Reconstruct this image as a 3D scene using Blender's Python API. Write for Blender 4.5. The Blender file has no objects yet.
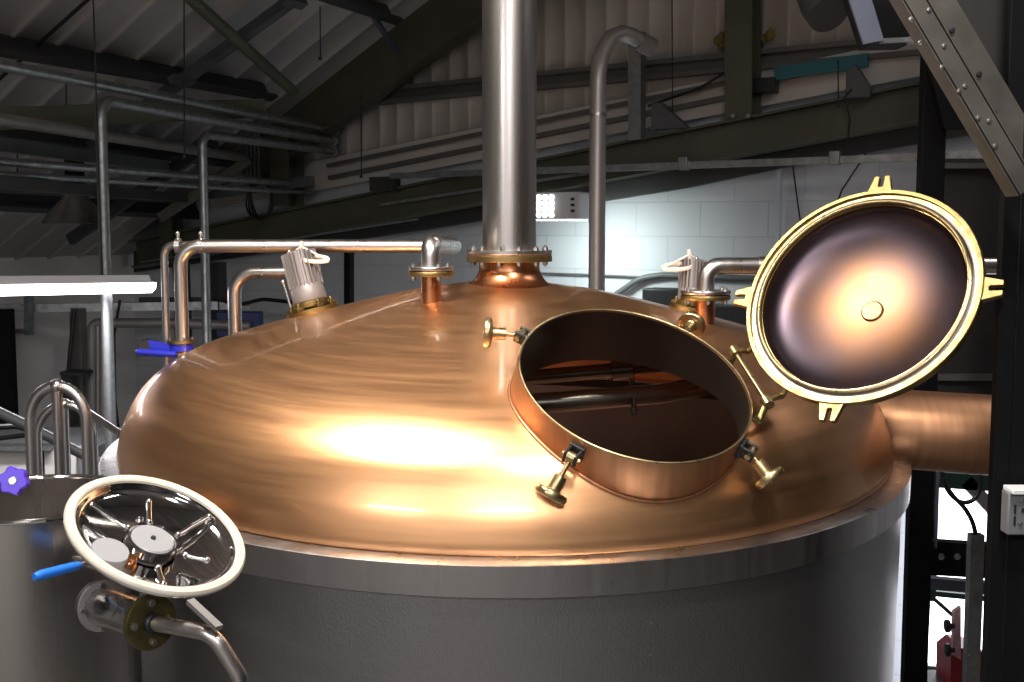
import bpy, bmesh, math, random
from mathutils import Vector, Matrix
random.seed(4)
V = Vector
PI = math.pi
SC = bpy.context.scene
COL = SC.collection

# ---------------------------------------------------------------- camera
F = 1200.0
PIT = math.atan(116 / 1200.0)
CAMZ = 1.65
cam = bpy.data.cameras.new('camera')
camo = bpy.data.objects.new('camera', cam)
COL.objects.link(camo)
camo.location = (0, 0, CAMZ)
camo.rotation_euler = (PI / 2 - PIT, 0, 0)
cam.sensor_width = 36
cam.lens = F / 1024 * 36
cam.clip_start = 0.05
SC.camera = camo
CAM = V((0, 0, CAMZ))


def ray(px, py):
    a = (px - 512) / F
    b = (341 - py) / F
    c, s = math.cos(PIT), math.sin(PIT)
    return V((a, c + b * s, -s + b * c))


def P(px, py, Y):
    r = ray(px, py)
    return CAM + r * (Y / r.y)


def RP(px, py, c, n):
    r = ray(px, py)
    return CAM + r * (n.dot(c - CAM) / n.dot(r))


# gable wall frame: U runs along the wall to the right, N points into the room
TH = math.atan(0.55)
U = V((math.cos(TH), -math.sin(TH), 0))
N = V((-math.sin(TH), -math.cos(TH), 0))
Z = V((0, 0, 1))
W0 = V((0, 8.5, 0))
WOFF = N.dot(W0)


def PW(px, py, off=0.0):
    return RP(px, py, W0 + N * off, N)


def SW(s, w, z):          # room coordinates -> world
    return U * s + N * (WOFF + w) + Z * z


S0, Z0, TP = -6.5, CAMZ + .48, .558
ROOFN = (Z - U * TP).normalized()
ROOFP = SW(S0, 0, Z0)


def PR(px, py, drop=0.0):
    return RP(px, py, ROOFP - ROOFN * drop, ROOFN)


# ---------------------------------------------------------------- materials
def lin(r, g, b):
    f = lambda c: (c / 255 / 12.92) if c / 255 <= .04045 else ((c / 255 + .055) / 1.055) ** 2.4
    return (f(r), f(g), f(b), 1)


def mat(name, col, metal=0.0, rough=.5, **k):
    m = bpy.data.materials.new(name)
    m.use_nodes = True
    nt = m.node_tree
    b = nt.nodes['Principled BSDF']
    b.inputs['Base Color'].default_value = col
    b.inputs['Metallic'].default_value = metal
    b.inputs['Roughness'].default_value = rough
    if 'coat' in k:
        b.inputs['Coat Weight'].default_value = k['coat']
        b.inputs['Coat Roughness'].default_value = k.get('coatr', .05)
    if 'emit' in k:
        b.inputs['Emission Color'].default_value = k['emitc']
        b.inputs['Emission Strength'].default_value = k['emit']
    if 'trans' in k:
        b.inputs['Transmission Weight'].default_value = k['trans']
    var = k.get('var', 0)
    co = nt.nodes.new('ShaderNodeTexCoord')
    mp = nt.nodes.new('ShaderNodeMapping')
    mp.inputs['Scale'].default_value = k.get('scale', (6, 6, 6))
    nt.links.new(co.outputs['Object'], mp.inputs['Vector'])
    nz = nt.nodes.new('ShaderNodeTexNoise')
    nz.inputs['Scale'].default_value = 1
    nz.inputs['Detail'].default_value = k.get('detail', 5)
    nt.links.new(mp.outputs[0], nz.inputs['Vector'])
    if var:
        mx = nt.nodes.new('ShaderNodeMix')
        mx.data_type = 'RGBA'
        c2 = k.get('col2') or tuple(c * (1 - var) for c in col[:3]) + (1,)
        mx.inputs['A'].default_value = col
        mx.inputs['B'].default_value = c2
        rp = nt.nodes.new('ShaderNodeValToRGB')
        rp.color_ramp.elements[0].position = .35
        rp.color_ramp.elements[1].position = .68
        nt.links.new(nz.outputs['Fac'], rp.inputs[0])
        nt.links.new(rp.outputs[0], mx.inputs['Factor'])
        nt.links.new(mx.outputs['Result'], b.inputs['Base Color'])
    rv = k.get('rvar', 0)
    if rv:
        mr = nt.nodes.new('ShaderNodeMapRange')
        mr.inputs['From Min'].default_value = .3
        mr.inputs['From Max'].default_value = .7
        mr.inputs['To Min'].default_value = max(.02, rough - rv)
        mr.inputs['To Max'].default_value = rough + rv
        nt.links.new(nz.outputs['Fac'], mr.inputs[0])
        nt.links.new(mr.outputs[0], b.inputs['Roughness'])
    if k.get('bump'):
        bp = nt.nodes.new('ShaderNodeBump')
        bp.inputs['Strength'].default_value = k['bump']
        bp.inputs['Distance'].default_value = k.get('bdist', .002)
        n2 = nt.nodes.new('ShaderNodeTexNoise')
        n2.inputs['Scale'].default_value = k.get('bscale', 60)
        nt.links.new(co.outputs['Object'], n2.inputs['Vector'])
        nt.links.new(n2.outputs['Fac'], bp.inputs['Height'])
        nt.links.new(bp.outputs[0], b.inputs['Normal'])
    return m


M = {}
M['stainless'] = mat('stainless_steel', (.60, .57, .54, 1), 1, .30, rvar=.05, var=.12, scale=(22, 22, .5))
M['shell'] = mat('smooth_steel_shell', (.52, .49, .46, 1), 1, .28, rvar=.05, var=.25, scale=(14, 14, .3))
M['polished'] = mat('polished_steel', (.72, .71, .70, 1), 1, .06)
M['brushed'] = mat('brushed_steel', (.50, .48, .47, 1), 1, .33, rvar=.08, var=.2, scale=(22, 22, .6))
M['galv'] = mat('galvanised_steel', (.33, .35, .35, 1), .9, .42, var=.3, rvar=.1, scale=(20, 20, 20))
M['dullpipe'] = mat('dull_grey_pipe', (.26, .25, .24, 1), .5, .5, var=.15, scale=(8, 8, 1))
M['brass'] = mat('brass', (.34, .25, .105, 1), 1, .42, rvar=.08, var=.25, scale=(30, 30, 30), bump=.1, bscale=200, bdist=.0006)
M['oldbrass'] = mat('aged_brass', (.55, .43, .23, 1), 1, .33, rvar=.08, var=.35, scale=(30, 30, 30))
M['darkbrass'] = mat('dark_brass_flange', (.20, .17, .07, 1), .9, .38, var=.3, scale=(30, 30, 30))
M['copperpipe'] = mat('red_copper', (.66, .28, .13, 1), 1, .3, var=.25, rvar=.08, scale=(14, 14, 14))
M['copperduct'] = mat('brushed_copper_duct', (.62, .33, .18, 1), 1, .45, var=.3, rvar=.08, scale=(30, 2, 2), bump=.1, bscale=40)
M['copperin'] = mat('tarnished_copper', (.34, .18, .12, 1), .6, .5, var=.4, scale=(3, 3, 3))
M['greypipe'] = mat('weathered_steel_pipe', (.46, .43, .41, 1), .7, .42, var=.15, scale=(14, 14, .8))
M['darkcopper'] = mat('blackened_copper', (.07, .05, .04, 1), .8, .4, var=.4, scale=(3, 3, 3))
M['darkpipe'] = mat('dark_tarnished_pipe', (.12, .11, .09, 1), .9, .3, var=.4, scale=(5, 5, 5))
M['olive'] = mat('olive_painted_steel', lin(82, 84, 68), 0, .5, var=.25, scale=(3, 3, 3))
M['darksteel'] = mat('dark_purlin_steel', lin(58, 58, 58), .2, .55, var=.25, scale=(4, 4, 4))
M['black'] = mat('black_painted_steel', lin(12, 12, 13), 0, .7, var=.3, scale=(5, 5, 5))
M['black'].node_tree.nodes['Principled BSDF'].inputs['Specular IOR Level'].default_value = .15
M['girt'] = mat('grey_girt_steel', lin(104, 102, 98), .3, .5, var=.2, scale=(4, 4, 4))
M['greyblue'] = mat('blue_grey_steel', lin(88, 92, 94), .2, .5, var=.2, scale=(4, 4, 4))
M['greypanel'] = mat('grey_sheet_panel', lin(62, 60, 59), .3, .42, var=.25, rvar=.1, scale=(1.5, 1.5, 1.5))
M['lightplate'] = mat('pale_galvanised_plate', lin(104, 110, 126), .4, .5, var=.25, scale=(9, 9, 9))
M['channel'] = mat('weathered_channel_steel', (.13, .12, .105, 1), .5, .48, var=.4, scale=(9, 9, 9))
M['white'] = mat('white_painted_metal', lin(222, 224, 226), 0, .4)
M['disc'] = mat('satin_grey_disc', lin(160, 160, 164), .3, .4)
M['cream'] = mat('cream_rubber_gasket', lin(196, 190, 174), 0, .5, var=.12, scale=(20, 20, 20))
M['castgrey'] = mat('grey_cast_aluminium', (.30, .27, .26, 1), .4, .45, bump=.3, bscale=160, bdist=.001)
M['blue'] = mat('blue_lacquer', lin(42, 50, 190), 0, .3)
M['bluegrip'] = mat('blue_rubber_grip', lin(40, 120, 225), 0, .35)
M['purple'] = mat('purple_plastic', lin(74, 42, 190), 0, .35)
M['rubber'] = mat('black_rubber', lin(16, 16, 17), 0, .5)
M['cablewhite'] = mat('white_cable', lin(238, 226, 212), 0, .45)
M['darkgreen'] = mat('dark_green_frame', lin(26, 56, 50), 0, .5)
M['red'] = mat('red_paint', lin(150, 24, 40), 0, .4)
M['redlight'] = mat('pale_red_plate', lin(205, 160, 165), 0, .5, var=.3, scale=(40, 40, 40))
M['teal'] = mat('teal_strip', lin(38, 104, 112), 0, .5)
M['yellow'] = mat('yellow_foam', lin(125, 112, 56), 0, .8, bump=.6, bscale=30, bdist=.02)
M['tube'] = mat('lit_lamp_diffuser', (1, 1, 1, 1), 0, .5, emit=9, emitc=(1, .93, 1, 1))
M['led'] = mat('lit_led_lens', (1, 1, 1, 1), 0, .5, emit=8, emitc=(.93, 1, .96, 1))
M['daylight'] = mat('frosted_daylight_pane', (.9, .9, .95, 1), 0, .5, emit=3.2, emitc=(.93, .92, 1, 1))
M['glass'] = mat('clear_glass', (.95, .97, .96, 1), 0, .02, trans=1.0)
M['darkbox'] = mat('dark_grey_box', lin(30, 31, 33), 0, .45)
M['bluesign'] = mat('navy_blue_panel', lin(28, 44, 96), 0, .5)
M['wire'] = mat('dark_wire', lin(34, 33, 34), .2, .5)
M['greycable'] = mat('grey_cable', lin(90, 94, 92), 0, .5)
M['cladding'] = mat('beige_sheet_cladding', lin(206, 200, 192), .1, .5, var=.1, scale=(1, 1, 1))
M['roofsheet'] = mat('grey_roof_sheet', lin(200, 198, 196), .1, .5, var=.15, scale=(1.2, 1.2, 1.2))
M['floor'] = mat('grey_concrete_floor', lin(120, 118, 114), 0, .6, var=.25, scale=(2, 2, 2), bump=.2, bscale=20)
M['plainwall'] = mat('grey_painted_wall', lin(196, 195, 190), 0, .7, var=.1, scale=(1, 1, 1))
M['greycab'] = mat('grey_enamel', lin(112, 114, 116), .1, .4)


def block_mat(name, col, scx):
    m = mat(name, col, 0, .6)
    nt = m.node_tree
    b = nt.nodes['Principled BSDF']
    co = nt.nodes.new('ShaderNodeTexCoord')
    sp = nt.nodes.new('ShaderNodeSeparateXYZ')
    cb = nt.nodes.new('ShaderNodeCombineXYZ')
    nt.links.new(co.outputs['Object'], sp.inputs[0])
    nt.links.new(sp.outputs['X'], cb.inputs['X'])
    nt.links.new(sp.outputs['Z'], cb.inputs['Y'])
    br = nt.nodes.new('ShaderNodeTexBrick')
    br.inputs['Scale'].default_value = 1
    br.inputs['Brick Width'].default_value = .45
    br.inputs['Row Height'].default_value = .225
    br.inputs['Mortar Size'].default_value = .004
    br.inputs['Mortar Smooth'].default_value = .4
    br.inputs['Color1'].default_value = col
    br.inputs['Color2'].default_value = tuple(c * .97 for c in col[:3]) + (1,)
    br.inputs['Mortar'].default_value = tuple(c * .86 for c in col[:3]) + (1,)
    nt.links.new(cb.outputs[0], br.inputs['Vector'])
    nt.links.new(br.outputs['Color'], b.inputs['Base Color'])
    bp = nt.nodes.new('ShaderNodeBump')
    bp.inputs['Strength'].default_value = .5
    bp.inputs['Distance'].default_value = .006
    bp.invert = True
    nt.links.new(br.outputs['Fac'], bp.inputs['Height'])
    nt.links.new(bp.outputs[0], b.inputs['Normal'])
    return m


M['block'] = block_mat('white_painted_blockwork', lin(196, 201, 206), 1)


def dome_mat():
    m = bpy.data.materials.new('lacquered_copper_dome')
    m.use_nodes = True
    nt = m.node_tree
    L = nt.links
    b = nt.nodes['Principled BSDF']
    b.inputs['Metallic'].default_value = 1
    b.inputs['Coat Weight'].default_value = .35
    b.inputs['Coat Roughness'].default_value = .04
    co = nt.nodes.new('ShaderNodeTexCoord')
    # polar coordinates so the brushing runs round the dome
    sp = nt.nodes.new('ShaderNodeSeparateXYZ')
    L.new(co.outputs['Object'], sp.inputs[0])
    at = nt.nodes.new('ShaderNodeMath'); at.operation = 'ARCTAN2'
    L.new(sp.outputs['Y'], at.inputs[0]); L.new(sp.outputs['X'], at.inputs[1])
    ln = nt.nodes.new('ShaderNodeVectorMath'); ln.operation = 'LENGTH'
    L.new(co.outputs['Object'], ln.inputs[0])

    def polar(a, c, z, seed):
        x = nt.nodes.new('ShaderNodeMath'); x.operation = 'MULTIPLY'; x.inputs[1].default_value = a
        y = nt.nodes.new('ShaderNodeMath'); y.operation = 'MULTIPLY'; y.inputs[1].default_value = c
        w = nt.nodes.new('ShaderNodeMath'); w.operation = 'MULTIPLY_ADD'; w.inputs[1].default_value = z; w.inputs[2].default_value = seed
        L.new(at.outputs[0], x.inputs[0]); L.new(ln.outputs['Value'], y.inputs[0]); L.new(sp.outputs['Z'], w.inputs[0])
        cb = nt.nodes.new('ShaderNodeCombineXYZ')
        L.new(x.outputs[0], cb.inputs[0]); L.new(y.outputs[0], cb.inputs[1]); L.new(w.outputs[0], cb.inputs[2])
        n = nt.nodes.new('ShaderNodeTexNoise')
        n.inputs['Scale'].default_value = 1
        n.inputs['Detail'].default_value = 6
        n.inputs['Roughness'].default_value = .6
        L.new(cb.outputs[0], n.inputs['Vector'])
        return n
    streak = polar(2.2, 40, 34, 3)
    cloud = polar(2.0, 3.5, 4, 9)
    rp = nt.nodes.new('ShaderNodeValToRGB')
    e = rp.color_ramp.elements
    e[0].position = .25; e[0].color = (.72, .36, .17, 1)
    e[1].position = .75; e[1].color = (.88, .50, .25, 1)
    mixf = nt.nodes.new('ShaderNodeMix'); mixf.inputs['Factor'].default_value = .5
    L.new(streak.outputs['Fac'], mixf.inputs['A']); L.new(cloud.outputs['Fac'], mixf.inputs['B'])
    L.new(mixf.outputs['Result'], rp.inputs[0])
    L.new(rp.outputs[0], b.inputs['Base Color'])
    mr = nt.nodes.new('ShaderNodeMapRange')
    mr.inputs['From Min'].default_value = .3; mr.inputs['From Max'].default_value = .7
    mr.inputs['To Min'].default_value = .33; mr.inputs['To Max'].default_value = .41
    L.new(streak.outputs['Fac'], mr.inputs[0])
    L.new(mr.outputs[0], b.inputs['Roughness'])
    bp = nt.nodes.new('ShaderNodeBump')
    bp.inputs['Strength'].default_value = .08; bp.inputs['Distance'].default_value = .001
    L.new(streak.outputs['Fac'], bp.inputs['Height'])
    L.new(bp.outputs[0], b.inputs['Normal'])
    return m


M['dome'] = dome_mat()


def lid_mat():
    m = bpy.data.materials.new('heat_tinted_lid_copper')
    m.use_nodes = True
    nt = m.node_tree
    L = nt.links
    b = nt.nodes['Principled BSDF']
    b.inputs['Metallic'].default_value = 1
    b.inputs['Roughness'].default_value = .40
    b.inputs['Anisotropic'].default_value = .55
    tg = nt.nodes.new('ShaderNodeTangent'); tg.direction_type = 'RADIAL'; tg.axis = 'Z'
    L.new(tg.outputs[0], b.inputs['Tangent'])
    co = nt.nodes.new('ShaderNodeTexCoord')
    ln = nt.nodes.new('ShaderNodeVectorMath'); ln.operation = 'LENGTH'
    L.new(co.outputs['Object'], ln.inputs[0])
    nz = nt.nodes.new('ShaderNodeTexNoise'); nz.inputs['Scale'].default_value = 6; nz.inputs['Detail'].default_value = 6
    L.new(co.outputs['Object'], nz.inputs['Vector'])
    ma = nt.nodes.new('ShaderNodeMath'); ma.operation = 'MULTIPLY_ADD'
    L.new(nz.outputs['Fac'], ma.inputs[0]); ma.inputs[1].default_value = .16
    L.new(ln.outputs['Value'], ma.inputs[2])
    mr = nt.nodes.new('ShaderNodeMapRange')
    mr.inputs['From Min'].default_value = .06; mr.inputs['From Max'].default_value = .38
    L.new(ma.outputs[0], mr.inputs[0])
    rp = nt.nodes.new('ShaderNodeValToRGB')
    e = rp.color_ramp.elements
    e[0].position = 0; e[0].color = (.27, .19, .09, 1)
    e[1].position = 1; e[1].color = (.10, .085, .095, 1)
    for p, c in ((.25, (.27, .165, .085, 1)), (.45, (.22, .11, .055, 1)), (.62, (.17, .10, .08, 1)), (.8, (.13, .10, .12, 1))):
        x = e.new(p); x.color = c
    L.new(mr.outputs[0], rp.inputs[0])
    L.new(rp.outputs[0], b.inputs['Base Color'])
    n2 = nt.nodes.new('ShaderNodeTexNoise'); n2.inputs['Scale'].default_value = 40
    mp = nt.nodes.new('ShaderNodeMapping'); mp.inputs['Scale'].default_value = (1, 4, 1); mp.inputs['Rotation'].default_value = (0, 0, .6)
    L.new(co.outputs['Object'], mp.inputs[0]); L.new(mp.outputs[0], n2.inputs['Vector'])
    bp = nt.nodes.new('ShaderNodeBump'); bp.inputs['Strength'].default_value = .06; bp.inputs['Distance'].default_value = .001
    L.new(n2.outputs['Fac'], bp.inputs['Height']); L.new(bp.outputs[0], b.inputs['Normal'])
    return m


M['lid'] = lid_mat()


def cladding_steel():   # embossed stucco sheet round the tank
    m = mat('dimpled_steel_cladding', (.36, .35, .35, 1), 1, .40, rvar=.06, var=.25, scale=(2, 2, 1.2))
    nt = m.node_tree
    b = nt.nodes['Principled BSDF']
    co = nt.nodes.new('ShaderNodeTexCoord')
    mp = nt.nodes.new('ShaderNodeMapping')
    mp.inputs['Scale'].default_value = (1, 1, .55)
    v = nt.nodes.new('ShaderNodeTexVoronoi')
    v.inputs['Scale'].default_value = 240
    nt.links.new(co.outputs['Object'], mp.inputs[0])
    nt.links.new(mp.outputs[0], v.inputs['Vector'])
    bp = nt.nodes.new('ShaderNodeBump')
    bp.inputs['Strength'].default_value = .3
    bp.inputs['Distance'].default_value = .0014
    nt.links.new(v.outputs['Distance'], bp.inputs['Height'])
    nt.links.new(bp.outputs[0], b.inputs['Normal'])
    return m


M['stucco'] = cladding_steel()

# ---------------------------------------------------------------- mesh helpers
ORG = {}


def thing(name, label, cat, loc, group=None):
    o = bpy.data.objects.new(name, None)
    o.empty_display_size = .1
    COL.objects.link(o)
    o.location = loc
    ORG[o.name] = V(loc)
    o['label'] = label
    o['category'] = cat
    if group:
        o['group'] = group
    return o


def tag(o, label, cat, group=None):
    o['label'] = label
    o['category'] = cat
    if group:
        o['group'] = group
    return o


class B:
    """collects geometry in world coordinates; build() links it as one mesh object"""

    def __init__(self):
        self.bm = bmesh.new()

    def add(self, verts, faces, smooth=False):
        vs = [self.bm.verts.new(v) for v in verts]
        for f in faces:
            try:
                fc = self.bm.faces.new([vs[i] for i in f])
                fc.smooth = smooth
            except ValueError:
                pass
        return self

    def box(self, c, x, y, z):      # centre, three half-axis vectors
        c, x, y, z = V(c), V(x), V(y), V(z)
        vs = [c + a * x + b * y + d * z for a in (-1, 1) for b in (-1, 1) for d in (-1, 1)]
        return self.add(vs, [(0, 1, 3, 2), (4, 6, 7, 5), (0, 4, 5, 1), (2, 3, 7, 6), (0, 2, 6, 4), (1, 5, 7, 3)])

    def bar(self, a, b, w, h, up=Z):    # rectangular bar from a to b
        a, b = V(a), V(b)
        d = (b - a)
        x = d.normalized()
        s = x.cross(V(up))
        if s.length < 1e-4:
            s = x.cross(V((1, 0, 0)))
        s.normalize()
        t = s.cross(x).normalized()
        return self.box((a + b) / 2, d / 2, s * w / 2, t * h / 2)

    def prof(self, a, b, pts, up=Z):      # extrude a closed 2-D outline (side, up) from a to b
        a, b = V(a), V(b)
        x = (b - a).normalized()
        s = x.cross(V(up)).normalized()
        t = s.cross(x).normalized()
        n = len(pts)
        vs = [a + s * p[0] + t * p[1] for p in pts] + [b + s * p[0] + t * p[1] for p in pts]
        fs = [(i, (i + 1) % n, n + (i + 1) % n, n + i) for i in range(n)] + [tuple(range(n))[::-1], tuple(range(n, 2 * n))]
        return self.add(vs, fs)

    def tube(self, pts, r, seg=16, cap=True, closed=False, hollow=0):
        pts = [V(p) for p in pts]
        n = len(pts)
        rs = r if isinstance(r, (list, tuple)) else [r] * n
        tang = []
        for i in range(n):
            if closed:
                d = pts[(i + 1) % n] - pts[i - 1]
            else:
                d = pts[min(i + 1, n - 1)] - pts[max(i - 1, 0)]
            tang.append(d.normalized())
        ref = V((0, 0, 1)) if abs(tang[0].z) < .9 else V((1, 0, 0))
        s = tang[0].cross(ref).normalized()
        vs = []
        for i in range(n):
            s = (s - tang[i] * s.dot(tang[i]))
            if s.length < 1e-6:
                s = tang[i].orthogonal()
            s.normalize()
            t = tang[i].cross(s)
            for k in range(seg):
                a = 2 * PI * k / seg
                vs.append(pts[i] + (s * math.cos(a) + t * math.sin(a)) * rs[i])
        fs = []
        m = n if closed else n - 1
        for i in range(m):
            j = (i + 1) % n
            for k in range(seg):
                l = (k + 1) % seg
                fs.append((i * seg + k, i * seg + l, j * seg + l, j * seg + k))
        self.add(vs, fs, True)
        if cap and not closed:
            for ii in (0, n - 1):
                self.add([vs[ii * seg + k] for k in range(seg)], [tuple(range(seg))])
        return self

    def lathe(self, c, ax, prof, seg=48, x=None, smooth=True, a0=0, a1=2 * PI):
        """prof = [(r, z)...] revolved about ax through c"""
        c, ax = V(c), V(ax).normalized()
        x = V(x) if x else ax.orthogonal()
        x = (x - ax * x.dot(ax)).normalized()
        y = ax.cross(x)
        full = abs(a1 - a0 - 2 * PI) < 1e-6
        m = seg if full else seg + 1
        vs = []
        idx = []
        for (r, z) in prof:
            if r < 1e-7:
                idx.append([len(vs)] * m)
                vs.append(c + ax * z)
            else:
                idx.append(list(range(len(vs), len(vs) + m)))
                for k in range(m):
                    a = a0 + (a1 - a0) * k / seg
                    vs.append(c + ax * z + (x * math.cos(a) + y * math.sin(a)) * r)
        fs = []
        for i in range(len(prof) - 1):
            for k in range(seg):
                l = (k + 1) % m
                f = [idx[i][k], idx[i][l], idx[i + 1][l], idx[i + 1][k]]
                g = []
                for q in f:
                    if q not in g:
                        g.append(q)
                if len(g) > 2:
                    fs.append(tuple(g))
        return self.add(vs, fs, smooth)

    def cyl(self, a, b, r, seg=24, r2=None):
        a, b = V(a), V(b)
        d = (b - a)
        r2 = r if r2 is None else r2
        return self.lathe(a, d, [(0, 0), (r, 0), (r2, d.length), (0, d.length)], seg)

    def sphere(self, c, r, seg=16, sc=(1, 1, 1)):
        pr = [(r * math.sin(PI * i / 10), -r * math.cos(PI * i / 10)) for i in range(11)]
        pr[0] = (0, -r); pr[-1] = (0, r)
        return self.lathe(c, Z, pr, seg)

    def plate(self, pts, n, th):        # polygon in 3-D, extruded by n*th
        n = V(n).normalized() * th
        k = len(pts)
        vs = [V(p) for p in pts] + [V(p) + n for p in pts]
        fs = [tuple(range(k))[::-1], tuple(range(k, 2 * k))] + [(i, (i + 1) % k, k + (i + 1) % k, k + i) for i in range(k)]
        return self.add(vs, fs)

    def build(self, name, m, parent=None, org=None, frame=None, weld=False, bevel=0, sharp=32):
        bm = self.bm
        if weld:
            bmesh.ops.remove_doubles(bm, verts=bm.verts, dist=1e-5)
        bmesh.ops.recalc_face_normals(bm, faces=bm.faces)
        me = bpy.data.meshes.new(name)
        o = bpy.data.objects.new(name, me)
        COL.objects.link(o)
        po = V((0, 0, 0))
        if parent is not None:
            o.parent = parent
            po = ORG.get(parent.name, V((0, 0, 0)))
        if org is None:
            org = po
        if parent is None and org.length == 0:      # top-level mesh: origin at its middle bottom
            bb = [min(v.co[i] for v in bm.verts) for i in range(3)], [max(v.co[i] for v in bm.verts) for i in range(3)]
            org = V(((bb[0][0] + bb[1][0]) / 2, (bb[0][1] + bb[1][1]) / 2, bb[0][2]))
        if frame is not None:                       # frame: 4x4 world matrix for local axes (parent must be unrotated)
            inv = frame.inverted()
            bm.transform(inv)
            mm = frame.copy()
            mm.translation = frame.translation - po
            o.matrix_local = mm
            ORG[o.name] = None
        else:
            bm.transform(Matrix.Translation(-org))
            o.location = org - po
            ORG[o.name] = org
        bm.to_mesh(me)
        bm.free()
        me.materials.append(M[m])
        if bevel:
            md = o.modifiers.new('bevel', 'BEVEL')
            md.width = bevel
            md.segments = 2
            md.limit_method = 'ANGLE'
        try:
            me.set_sharp_from_angle(angle=math.radians(sharp))
        except Exception:
            pass
        return o


def struct(name, b, m, org=None, frame=None, label=None):
    o = b.build(name, m, org=org, frame=frame)
    o['kind'] = 'structure'
    if label:
        o['label'] = label
    return o


def fillet(pts, rad, n=8):
    pts = [V(p) for p in pts]
    out = [pts[0]]
    for i in range(1, len(pts) - 1):
        p = pts[i]
        a = (pts[i - 1] - p)
        b = (pts[i + 1] - p)
        la, lb = a.length, b.length
        a.normalize(); b.normalize()
        ang = a.angle(b)
        d = min(rad / math.tan(ang / 2), la * .49, lb * .49)
        r = d * math.tan(ang / 2)
        bis = (a + b).normalized()
        c = p + bis * (r / math.sin(ang / 2))
        s = p + a * d
        e = p + b * d
        v0 = s - c
        v1 = e - c
        tot = v0.angle(v1)
        for k in range(n + 1):
            t = k / n
            w = (v0 * math.sin((1 - t) * tot) + v1 * math.sin(t * tot)) / math.sin(tot)
            out.append(c + w)
    out.append(pts[-1])
    return out


def bolt_on(parent, c, n, r, ln_up, ln_dn, m='stainless', name='bolt'):
    """hex bolt through a flange: head above, nut below"""
    n = V(n).normalized()
    b = B()
    b.cyl(c - n * ln_dn, c + n * ln_up, r * .5, 10)
    b.lathe(c + n * (ln_up * .35), n, [(0, 0), (r, 0), (r, ln_up * .5), (0, ln_up * .5)], 6)
    b.lathe(c - n * (ln_dn * .85), n, [(0, 0), (r, 0), (r, ln_dn * .45), (0, ln_dn * .45)], 6)
    return b.build(name, m, parent)


def ibeam(b, a, c, w, h, tw=.012, tf=.016, up=Z):
    hw, hh = w / 2, h / 2
    return b.prof(a, c, [(-hw, -hh), (hw, -hh), (hw, -hh + tf), (tw / 2, -hh + tf), (tw / 2, hh - tf), (hw, hh - tf), (hw, hh), (-hw, hh),
                         (-hw, hh - tf), (-tw / 2, hh - tf), (-tw / 2, -hh + tf), (-hw, -hh + tf)], up)


# ---------------------------------------------------------------- room shell
RF = Matrix((( U.x, -N.x, 0, 0), (U.y, -N.y, 0, 0), (0, 0, 1, 0), (0, 0, 0, 1)))
FLZ = -1.6


def roomframe(s, w, z):
    f = RF.copy()
    f.translation = SW(s, w, z)
    return f


SL, SR, WF = -7.8, 4.6, 11.5
RIDGE_S = -.6
RIDGE_Z = Z0 + TP * (RIDGE_S - S0)


def roofz(s):
    return RIDGE_Z - TP * abs(s - RIDGE_S)


# block part of the gable wall
struct('wall_back', B().plate([SW(SL - .2, 0, FLZ), SW(SR + .2, 0, FLZ), SW(SR + .2, 0, 3.9), SW(-.9, 0, 3.9), SW(SL - .2, 0, 1.9)], -N, .2), 'block', frame=roomframe(0, 0, 0),
       label='white painted blockwork gable wall behind the copper tank')
struct('wall_left', B().plate([SW(SL, -.2, FLZ), SW(SL, WF, FLZ), SW(SL, WF, roofz(SL) + .1), SW(SL, -.2, roofz(SL) + .1)], -U, .2), 'plainwall')
struct('wall_right', B().plate([SW(SR, -.2, FLZ), SW(SR, WF, FLZ), SW(SR, WF, roofz(SR) + .1), SW(SR, -.2, roofz(SR) + .1)], U, .2), 'greypanel')
struct('wall_front', B().plate([SW(SL, WF, FLZ), SW(SR, WF, FLZ), SW(SR, WF, roofz(SR)), SW(RIDGE_S, WF, RIDGE_Z), SW(SL, WF, roofz(SL))], N, .2), 'plainwall')
struct('floor', B().plate([SW(SL - .2, -.2, FLZ), SW(SR + .2, -.2, FLZ), SW(SR + .2, WF + .2, FLZ), SW(SL - .2, WF + .2, FLZ)], -Z, .2), 'floor')


def ribbed(origin, du, dv, nrm, L, H, pitch, rib, depth, m, name, lower=None, upper=None, label=None):
    """sheet with trapezoid ribs running along dv; du is the direction across ribs"""
    b = B()
    xs = []
    x = 0
    while x < L:
        xs += [(x, 0), (x + pitch - rib, 0), (x + pitch - rib * .75, depth), (x + pitch - rib * .25, depth)]
        x += pitch
    xs.append((x, 0))
    vs = []
    for (q, d) in xs:
        lo = lower(q) if lower else 0
        hi = upper(q) if upper else H
        vs.append(origin + du * q + dv * lo + nrm * d)
        vs.append(origin + du * q + dv * hi + nrm * d)
    fs = [(2 * i, 2 * i + 2, 2 * i + 3, 2 * i + 1) for i in range(len(xs) - 1)]
    b.add(vs, fs)
    o = struct(name, b, m, label=label)
    md = o.modifiers.new('thickness', 'SOLIDIFY')
    md.thickness = .004
    return o


# cladding above the block wall: lower edge rises to the right
c0, c1 = PW(330, 186, .05), PW(923, 73, .05)
s_of = lambda p: U.dot(p)
slope = (c1.z - c0.z) / (s_of(c1) - s_of(c0))
CS0 = SL - .1
ribbed(SW(CS0, .05, 0), U, Z, N, SR - CS0, 5, .152, .024, .005, 'cladding', 'wall_gable',
       lower=lambda q: c0.z + slope * (CS0 + q - s_of(c0)), upper=lambda q: roofz(CS0 + q) + .02,
       label='beige vertical sheet cladding on the upper gable')
# flashing strip along its foot
b = B()
a, c = SW(CS0 + 2, .085, c0.z + slope * (CS0 + 2 - s_of(c0)) + .09), SW(SR, .085, c0.z + slope * (SR - s_of(c0)) + .09)
b.bar(a, c, .02, .22)
struct('trim_1', b, 'cladding', label='plain beige flashing along the foot of the cladding')

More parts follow.
